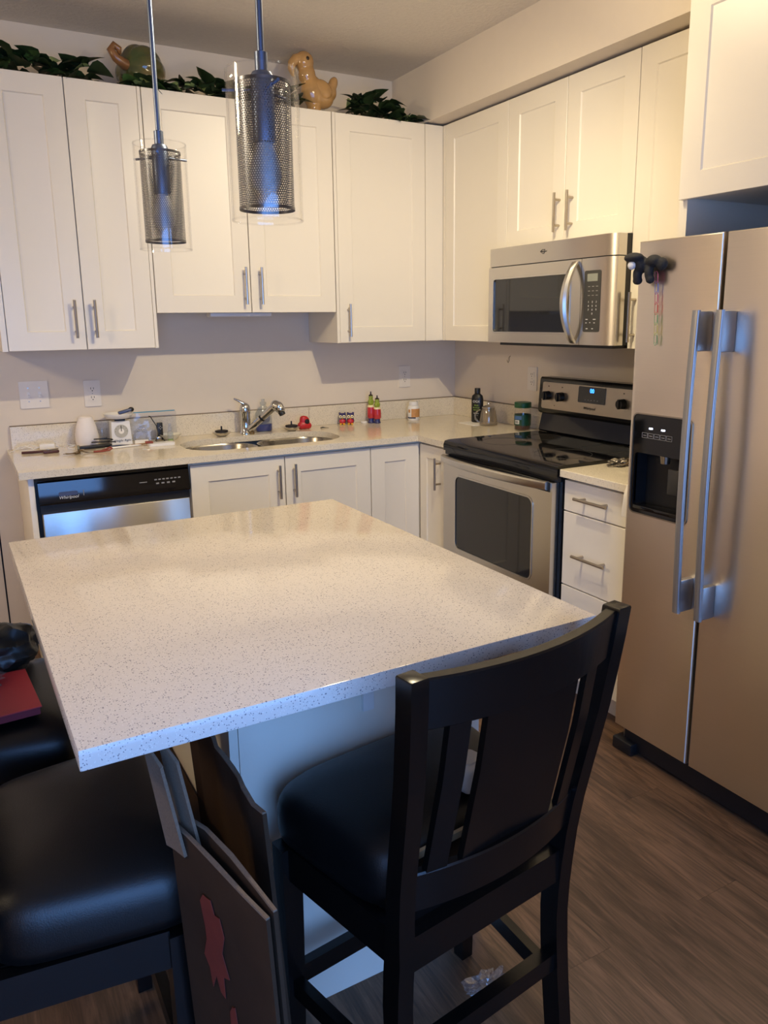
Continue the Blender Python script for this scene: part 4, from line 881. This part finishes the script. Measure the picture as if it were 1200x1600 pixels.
s1.location = (-1.846, -2.871, 0); s1.rotation_euler = (0, 0, R(7.4))
s2.location = (-2.640, -2.478, 0); s2.rotation_euler = (0, 0, R(-90))
s3.location = (-2.750, -1.915, 0); s3.rotation_euler = (0, 0, R(-92))
# white container on the front stool
x, y = -1.822, -2.782; zs = .634
t = thing('white_container', 'small rounded white container resting on the slatted stool seat', 'container', (x, y, zs))
bm = B(-.035, .035, -.03, .03, 0, .05, .012, 3); bmesh.ops.transform(bm, matrix=Matrix.Translation((x, y, zs)) @ Matrix.Rotation(R(15), 4, 'Z'), verts=bm.verts); part('tub', bm, 'white_plastic', t)
bm = prism(bmn(), rrect(-.022, .022, -.018, .018, .008), [], FZ, 0, .004); bmesh.ops.transform(bm, matrix=Matrix.Translation((x, y, zs+.0502)) @ Matrix.Rotation(R(15), 4, 'Z'), verts=bm.verts); part('lid', bm, 'paper_white', t)

# red folder, bag, plastic on the far stool
t = thing('red_folder', 'red folder of papers lying on the far left stool', 'folder', (-2.62, -2.0, .637))
def rz(bm, ang, c): bmesh.ops.transform(bm, matrix=Matrix.Translation(c) @ Matrix.Rotation(R(ang), 4, 'Z') @ Matrix.Translation((-c[0], -c[1], -c[2])), verts=bm.verts); return bm
fc_ = (-2.615, -2.005, .64)
part('pages', rz(B(-2.701, -2.479, -2.114, -1.896, .6372, .6535), 4, fc_), 'red_folder_edge', t); part('cover', rz(B(-2.705, -2.475, -2.118, -1.892, .6537, .6565, .001, 1), 4, fc_), 'red_folder', t)
def bag_mesh():
    bm = bmn(); bmesh.ops.create_icosphere(bm, subdivisions=5, radius=1)
    for v in bm.verts:
        q = v.co.copy()*1.1+Vector((4.2, 1.7, .3)); a = noise.noise(q)*.30; rdg = 1-abs(noise.noise(q*1.7+Vector((3, 0, 0))))*2.2; rdg2 = 1-abs(noise.noise(q*3.4))*2
        v.co = v.co*(1+a+.16*rdg+.05*rdg2); v.co = Vector((v.co.x*.105, v.co.y*.075, max(v.co.z, -.55)*.072))
    zm = min(v.co.z for v in bm.verts); bmesh.ops.translate(bm, vec=(-2.555, -1.805, .6372-zm), verts=bm.verts); return bm
solo('black_bag', bag_mesh(), 'bag_black', 'crumpled black plastic bag on the far left stool behind the red folder', 'bag', angle=22)
solo('clear_wrapper', crumple(-2.58, -1.945, .6567, .05, .045, .022, 21, 4, .5), 'wrapper_film', 'crumpled clear plastic on top of the red folder', 'wrapper', angle=25)
solo('floor_wrapper', crumple(-1.672, -2.655, .0005, .055, .04, .02, 31, 4, .55), 'wrapper_film', 'crumpled clear plastic wrapper on the floor behind the stool', 'wrapper', angle=22)

# ------------------------------------------------------------------ flattened cardboard boxes
def sheet(pts_top, zb, th=.006, name='panel', m='cardboard', parent=None, edge=True, lean=(0, 0)):
    """vertical cardboard panel following a plan polyline [(x,y,ztop)...]"""
    bm = bmn(); rs = []
    for i, (x, y, z) in enumerate(pts_top):
        a = Vector(pts_top[max(i-1, 0)][:2]); b = Vector(pts_top[min(i+1, len(pts_top)-1)][:2]); d = (b-a).normalized(); n = Vector((-d.y, d.x))*th/2
        rs.append([(x+lean[0]+n.x, y+lean[1]+n.y, zb), (x+lean[0]-n.x, y+lean[1]-n.y, zb), (x-n.x, y-n.y, z), (x+n.x, y+n.y, z)])
    rings(bm, rs); p = part(name, bm, m, parent)
    if edge:
        bm = bmn(); rs = []
        for i, (x, y, z) in enumerate(pts_top):
            a = Vector(pts_top[max(i-1, 0)][:2]); b = Vector(pts_top[min(i+1, len(pts_top)-1)][:2]); d = (b-a).normalized(); n = Vector((-d.y, d.x))*th/2
            w = .0012*math.sin(i*2.3); rs.append([(x+n.x, y+n.y, z+.0002), (x-n.x, y-n.y, z+.0002), (x-n.x*.9, y-n.y*.9, z+.003+w), (x+n.x*.9, y+n.y*.9, z+.003-w)])
        part('corrugated_edge', rings(bm, rs), 'cardboard_edge', p)
    return p
t = thing('cardboard_sheet', 'tall flattened cardboard sheet standing between the two near stools, right one', 'cardboard', (-2.22, -2.6, 0))
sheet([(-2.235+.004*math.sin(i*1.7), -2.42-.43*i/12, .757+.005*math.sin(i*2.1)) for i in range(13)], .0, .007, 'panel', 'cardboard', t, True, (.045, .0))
t = thing('cardboard_box_flat', 'flattened cardboard box with red print leaning beside the left stool', 'cardboard', (-2.30, -2.85, 0))
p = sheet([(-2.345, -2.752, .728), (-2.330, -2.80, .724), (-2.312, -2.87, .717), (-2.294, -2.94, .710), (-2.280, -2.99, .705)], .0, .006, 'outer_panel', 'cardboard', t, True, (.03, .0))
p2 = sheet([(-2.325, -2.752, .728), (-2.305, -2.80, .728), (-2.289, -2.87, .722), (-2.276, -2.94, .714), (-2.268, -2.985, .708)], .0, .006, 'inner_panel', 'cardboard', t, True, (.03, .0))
sheet([(-2.374, -2.742, .868), (-2.366, -2.760, .850), (-2.358, -2.785, .835)], .690, .005, 'flap', 'cardboard_edge', t, True, (.022, -.01))
sheet([(-2.352, -2.742, .868), (-2.344, -2.760, .850), (-2.335, -2.785, .835)], .690, .005, 'flap', 'cardboard_edge', t, True, (.022, -.01))
def face_print(uc, zc, ru, rz_, seed):
    """ragged patch of print on the left face of the outer panel"""
    A = Vector((-2.345, -2.752)); d = Vector((-2.280, -2.99))-A; nn = Vector((d.y, -d.x)).normalized(); rnd = random.Random(seed)
    def at(u, z, o): q = A+d*u+nn*o; return (q.x+.03*(1-z/.715), q.y, z)
    rad = [rnd.uniform(.55, 1.1) for _ in range(18)]
    pts = [(uc+ru*k*math.cos(i*math.pi/9), zc+rz_*k*math.sin(i*math.pi/9)) for i, k in enumerate(rad)]
    return rings(bmn(), [[at(u, z, .0036) for u, z in pts], [at(u, z, .0046) for u, z in pts]])
part('print_patch', face_print(.40, .57, .14, .10, 1), 'card_print_red', p); part('print_patch', face_print(.55, .40, .10, .09, 2), 'card_print_red', p); part('print_patch', face_print(.62, .22, .13, .11, 3), 'card_print_red', p)
t = thing('cardboard_box', 'tan cardboard box pushed against the island under the overhang', 'box', (-2.22, -2.15, 0))
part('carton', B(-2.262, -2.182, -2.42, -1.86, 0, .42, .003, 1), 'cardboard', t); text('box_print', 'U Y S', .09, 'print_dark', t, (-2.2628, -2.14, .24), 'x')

# ------------------------------------------------------------------ pendants
def hexmesh(r, z0, z1, n=68, hole=.66):
    bm = bmn(); p = 2*math.pi*r/n; rowh = p*.866; rows = int((z1-z0)/rowh)
    for j in range(rows):
        zc = z0+rowh*(j+.5)
        for i in range(n):
            a0 = (i+(.5 if j % 2 else 0))*2*math.pi/n; o = []; q = []
            for k in range(6):
                t_ = R(60*k+30); du = p/math.sqrt(3)*math.cos(t_); dz = p/math.sqrt(3)*math.sin(t_)
                a = a0+du/r; a2 = a0+du*hole/r
                o.append(bm.verts.new((r*math.cos(a), r*math.sin(a), zc+dz))); q.append(bm.verts.new((r*math.cos(a2), r*math.sin(a2), zc+dz*hole)))
            for k in range(6): bm.faces.new((o[k], o[(k+1) % 6], q[(k+1) % 6], q[k]))
    return bm
def pendant(label):
    t = thing('pendant_lamp', label, 'pendant lamp', (0, 0, 0), 'glass and mesh pendant lamps over the island')
    zt, zb_ = .234, 0.0; r = .060
    part('glass_shade', lathe(bmn(), [(r, zb_), (r, zt), (r-.0025, zt), (r-.0025, zb_), (r, zb_)][:4], (0, 0, 0), 48, cap=False), 'clear_glass', t, angle=50)
    part('glass_rim', tube(bmn(), [((r-.001)*math.cos(i*math.pi/24), (r-.001)*math.sin(i*math.pi/24), zb_) for i in range(48)], .0016, 6, True), 'clear_glass', t); part('glass_rim', tube(bmn(), [((r-.001)*math.cos(i*math.pi/24), (r-.001)*math.sin(i*math.pi/24), zt) for i in range(48)], .0016, 6, True), 'clear_glass', t)
    m = part('mesh_shade', hexmesh(.046, .020, .214), 'pendant_mesh', t, 'dark perforated metal cylinder', angle=60, recalc=False); m['kind'] = 'stuff'
    for z in (.0185, .2140): part('mesh_rim', lathe(bmn(), [(.0468, z-.002), (.0468, z+.003), (.0452, z+.003), (.0452, z-.002)], (0, 0, 0), 40, cap=False), 'pendant_mesh', t)
    part('top_plate', lathe(bmn(), [(.001, .2105), (.0455, .2105), (.0455, .2130), (.001, .2130)], (0, 0, 0), 40), 'pendant_metal', t) if False else None
    for a in (0, 120, 240):
        q = R(a+20); part('support_pin', cyl(bmn(), (.015*math.cos(q), .015*math.sin(q), .206), (.066*math.cos(q), .066*math.sin(q), .206), .0028, n=8), 'pendant_metal', t)
    part('socket', lathe(bmn(), [(.018, .125), (.019, .130), (.019, .226), (.016, .232), (.0105, .234), (.0105, .262), (.006, .264)], (0, 0, 0), 24), 'pendant_metal', t, angle=40)
    part('bulb', lathe(bmn(), [(.013, .124), (.016, .116), (.024, .095), (.027, .075), (.024, .056), (.014, .045), (.001, .042)], (0, 0, 0), 20), 'bulb_white', t, angle=60)
    zc = ZC-1.628
    part('rod', cyl(bmn(), (0, 0, .262), (0, 0, zc-.02), .0056, n=12), 'pendant_metal', t)
    part('canopy', lathe(bmn(), [(.012, zc-.024), (.055, zc-.018), (.060, zc-.001), (.001, zc-.001)], (0, 0, 0), 28), 'pendant_metal', t)
    return t
p1 = pendant('blue-grey pendant lamp hanging nearer the viewer, the larger looking one'); p2 = copy_tree(p1); p2['label'] = 'blue-grey pendant lamp hanging farther away on the left, the smaller looking one'
p1.location = (-2.057, -2.508, 1.628); p2.location = (-2.079, -1.883, 1.629); p2.rotation_euler = (0, 0, R(-8)); p1.rotation_euler = (0, 0, R(12))

# ------------------------------------------------------------------ on top of the cabinets
ZT = U1
# gourd
gc = Vector((-1.722, -.165, ZT+.095)); bm = bmn(); bmesh.ops.create_uvsphere(bm, u_segments=64, v_segments=32, radius=1)
rot = Vector((0, 0, 1)).rotation_difference(Vector((-.80, -.58, .10)).normalized())
for v in bm.verts:
    th = math.atan2(v.co.y, v.co.x); pz = v.co.z
    k = 1+.11*abs(math.cos(th*4))**.7*(1-abs(pz)**6)-.05
    dent = .22*max(0, pz-.72)
    q = Vector((v.co.x*.101*k, v.co.y*.101*k, pz*(.112 if pz < 0 else .085)-dent*.11)); v.co = gc+rot @ q
zm = min(v.co.z for v in bm.verts); bmesh.ops.translate(bm, vec=(0, 0, ZT+.0008-zm), verts=bm.verts); dzz = ZT+.0008-zm
t = thing('ceramic_gourd', 'glazed green-brown ceramic gourd lying on top of the cabinets', 'ceramic gourd', (gc.x, gc.y, ZT))
part('gourd_body', bm, 'gourd_glaze', t, angle=80)
s0 = gc+rot @ Vector((0, 0, .050))+Vector((0, 0, dzz)); sd = (rot @ Vector((0, 0, 1)))
part('stem', tube(bmn(), [s0, s0+Vector((-.030, -.018, .004)), s0+Vector((-.062, -.025, .022)), s0+Vector((-.080, -.025, .050)), s0+Vector((-.066, -.025, .068)), s0+Vector((-.046, -.025, .056)), s0+Vector((-.046, -.025, .036))], [.027, .022, .018, .016, .015, .013, .007], 12), 'stem_clay', t, angle=80)
# parrot
pc = Vector((-.945, -.245, ZT)); P_ = lambda x, y, z: pc+Vector((x*1.05, y, z*1.035))
t = thing('ceramic_parrot', 'glossy tan ceramic parrot standing on top of the cabinets', 'ceramic parrot', pc)
bm = blob([(P_(-.010, 0, .095), (.060, .048, .075), (0, R(-18), 0)), (P_(.030, 0, .085), (.060, .042, .055), (0, R(25), 0)), (P_(-.040, 0, .165), (.042, .038, .050)), (P_(-.050, 0, .215), (.046, .040, .046)), (P_(-.010, 0, .030), (.034, .034, .032)), (P_(.085, 0, .140), (.022, .026, .036), (0, R(20), 0)), (P_(.070, 0, .105), (.032, .030, .040)), (P_(-.005, 0, .012), (.028, .026, .013))], .005, 5)
zm = min(v.co.z for v in bm.verts); bmesh.ops.translate(bm, vec=(0, 0, ZT+.0008-zm), verts=bm.verts)
part('body', bm, 'parrot_glaze', t, angle=80)
for s in (-1, 1):
    bm = bmn(); ball(bm, P_(-.048, s*.037, .222), (.008, .005, .009), 10); part('eye', bm, 'eye_dark', t)
part('beak', tube(bmn(), [P_(-.070, 0, .226), P_(-.092, 0, .218), P_(-.108, 0, .200), P_(-.112, 0, .178), P_(-.106, 0, .158), P_(-.100, 0, .146)], [.030, .030, .025, .019, .011, .003], 14, flat=.8), 'parrot_glaze', t, angle=80)
bm = bmn(); ball(bm, P_(.02, -.032, .105), (.052, .016, .040), 16, Euler((0, R(28), 0))); part('wing', bm, 'parrot_glaze', t)
# ivy garlands
def leafmesh(m, L_, Wd, fold, droop):
    bm = bmn(); prof = [(0, .02), (.16, .75), (.34, 1.0), (.56, .82), (.80, .42), (1.0, .0)]
    vs = []
    for s, w in prof:
        z = -droop*s*s; vs.append([bm.verts.new((s*L_, -w*Wd, z+fold*w)), bm.verts.new((s*L_, 0, z)), bm.verts.new((s*L_, w*Wd, z+fold*w))])
    for a, b in zip(vs, vs[1:]):
        for j in (0, 1): bm.faces.new((a[j], a[j+1], b[j+1], b[j]))
    return mesh_from('leaf', bm, m, smooth=True, angle=50)
LM = [leafmesh('leaf_dark', .075, .034, .012, .03), leafmesh('leaf_dark', .062, .030, .010, .02), leafmesh('leaf_dark', .055, .026, .008, .035), leafmesh('leaf_mid', .055, .026, .010, .02), leafmesh('leaf_pale', .045, .020, .010, .015)]
def garland(label, x0, x1, n, y0=-.295, y1=-.20, hi=.055, seed=1, avoid=()):
    rnd = random.Random(seed); t = thing('ivy_garland', label, 'artificial ivy', ((x0+x1)/2, -.25, ZT), 'ivy garlands on top of the cabinets')
    pts = [(x0+(x1-x0)*i/14, -.26+.02*math.sin(i*1.3+seed), ZT+.014+.008*math.sin(i*2.1)) for i in range(15)]
    part('vine', tube(bmn(), pts, .003, 6), 'vine_stem', t)
    for i in range(n):
        x = x0+(x1-x0)*(i+rnd.random())/n
        o = bpy.data.objects.new('leaf', LM[rnd.choices(range(5), (4, 4, 4, 2.6, 1.6))[0]]); C.objects.link(o); o.parent = t
        y = rnd.uniform(y0, y1); near = any(a <= x <= b for a, b in avoid); z = rnd.uniform(.012, .02 if near else hi)
        o.location = (x-(x0+x1)/2, y+.25, z)
        el = R(rnd.uniform(0, 60)) if z > .03 else R(rnd.uniform(5, 35))
        az = rnd.uniform(0, 2*math.pi)
        o.rotation_euler = Euler((rnd.uniform(-.5, .5), -el, az)); k = rnd.uniform(1.0, 1.5); o.scale = (k, k, k)
    return t
garland('green ivy garland on the cabinets left of the gourd', -2.50, -1.93, 92, seed=3, hi=.075)
garland('green ivy garland on the cabinets between gourd and parrot', -1.82, -1.05, 95, seed=5, hi=.055, y0=-.315, y1=-.28, avoid=((-1.86, -1.62),))
garland('green ivy garland on the cabinets right of the parrot', -.79, -.46, 84, seed=8, hi=.085, y0=-.32, y1=-.25, avoid=((-.56, -.44),))

# ------------------------------------------------------------------ ceiling lamp over the kitchen (just above the frame)
t = thing('ceiling_spot_bar', 'three-headed warm ceiling spotlight bar above the kitchen aisle', 'ceiling lamp', (-1.28, -2.0, 2.55))
part('bar', B(-1.54, -.98, -2.015, -1.985, 2.58, 2.60, .004), 'nickel', t); part('canopy', lathe(bmn(), [(.06, 2.645), (.065, 2.668), (.001, 2.668)], (-1.26, -2.0, 0), 24), 'nickel', t); part('stem', cyl(bmn(), (-1.26, -2.0, 2.60), (-1.26, -2.0, 2.646), .01, n=12), 'nickel', t)
for x in (-1.48, -1.24, -1.04):
    part('lamp_head', lathe(bmn(), [(.010, 2.58), (.022, 2.575), (.030, 2.52), (.032, 2.47), (.030, 2.47), (.028, 2.52), (.018, 2.57), (.001, 2.572)], (x, -2.0, 0), 20), 'nickel', t)
    l = bpy.data.lights.new('spot_bulb', 'SPOT'); l.energy = {-1.48: 43, -1.24: 62, -1.04: 11}[x]; l.color = (1.0, .85, .56); l.shadow_soft_size = .02; l.spot_size = R({-1.48: 150, -1.24: 128, -1.04: 140}[x]); l.spot_blend = 1.0
    o = bpy.data.objects.new('spot_bulb', l); C.objects.link(o); o.parent = t; o.location = Vector((x, -2.0, 2.42))-WL[t]
    aim = Vector({-1.48: (-2.15, -2.3, .9), -1.24: (-.80, -.4, .80), -1.04: (-.7, -1.2, .6)}[x])-Vector((x, -2.0, 2.42)); o.rotation_euler = aim.to_track_quat('-Z', 'Y').to_euler()
    l = bpy.data.lights.new('head_fill', 'POINT'); l.energy = 4.2; l.color = (1.0, .83, .55); l.shadow_soft_size = .03  # added fill light at each head, beside its spot
    o = bpy.data.objects.new('head_fill', l); C.objects.link(o); o.parent = t; o.location = Vector((x, -2.0, 2.42))-WL[t]
# added unseen lamp left of the kitchen, gives warm fill light
t = thing('added_fill_lamp', 'added round warm fill lamp, unseen, left of the kitchen', 'ceiling lamp', (-4.5, -1.7, 2.6))
part('base_plate', lathe(bmn(), [(.16, 2.65), (.165, 2.668), (.001, 2.668)], (-4.5, -1.7, 0), 32), 'nickel', t)
part('bulb_holder', lathe(bmn(), [(.03, 2.60), (.035, 2.65), (.001, 2.65)], (-4.5, -1.7, 0), 16), 'white_plastic', t)
l = bpy.data.lights.new('fill_point', 'POINT'); l.energy = 62; l.color = (1.0, .80, .52); l.shadow_soft_size = .16
o = bpy.data.objects.new('fill_point', l); C.objects.link(o); o.parent = t; o.location = Vector((-4.5, -1.7, 2.46))-WL[t]
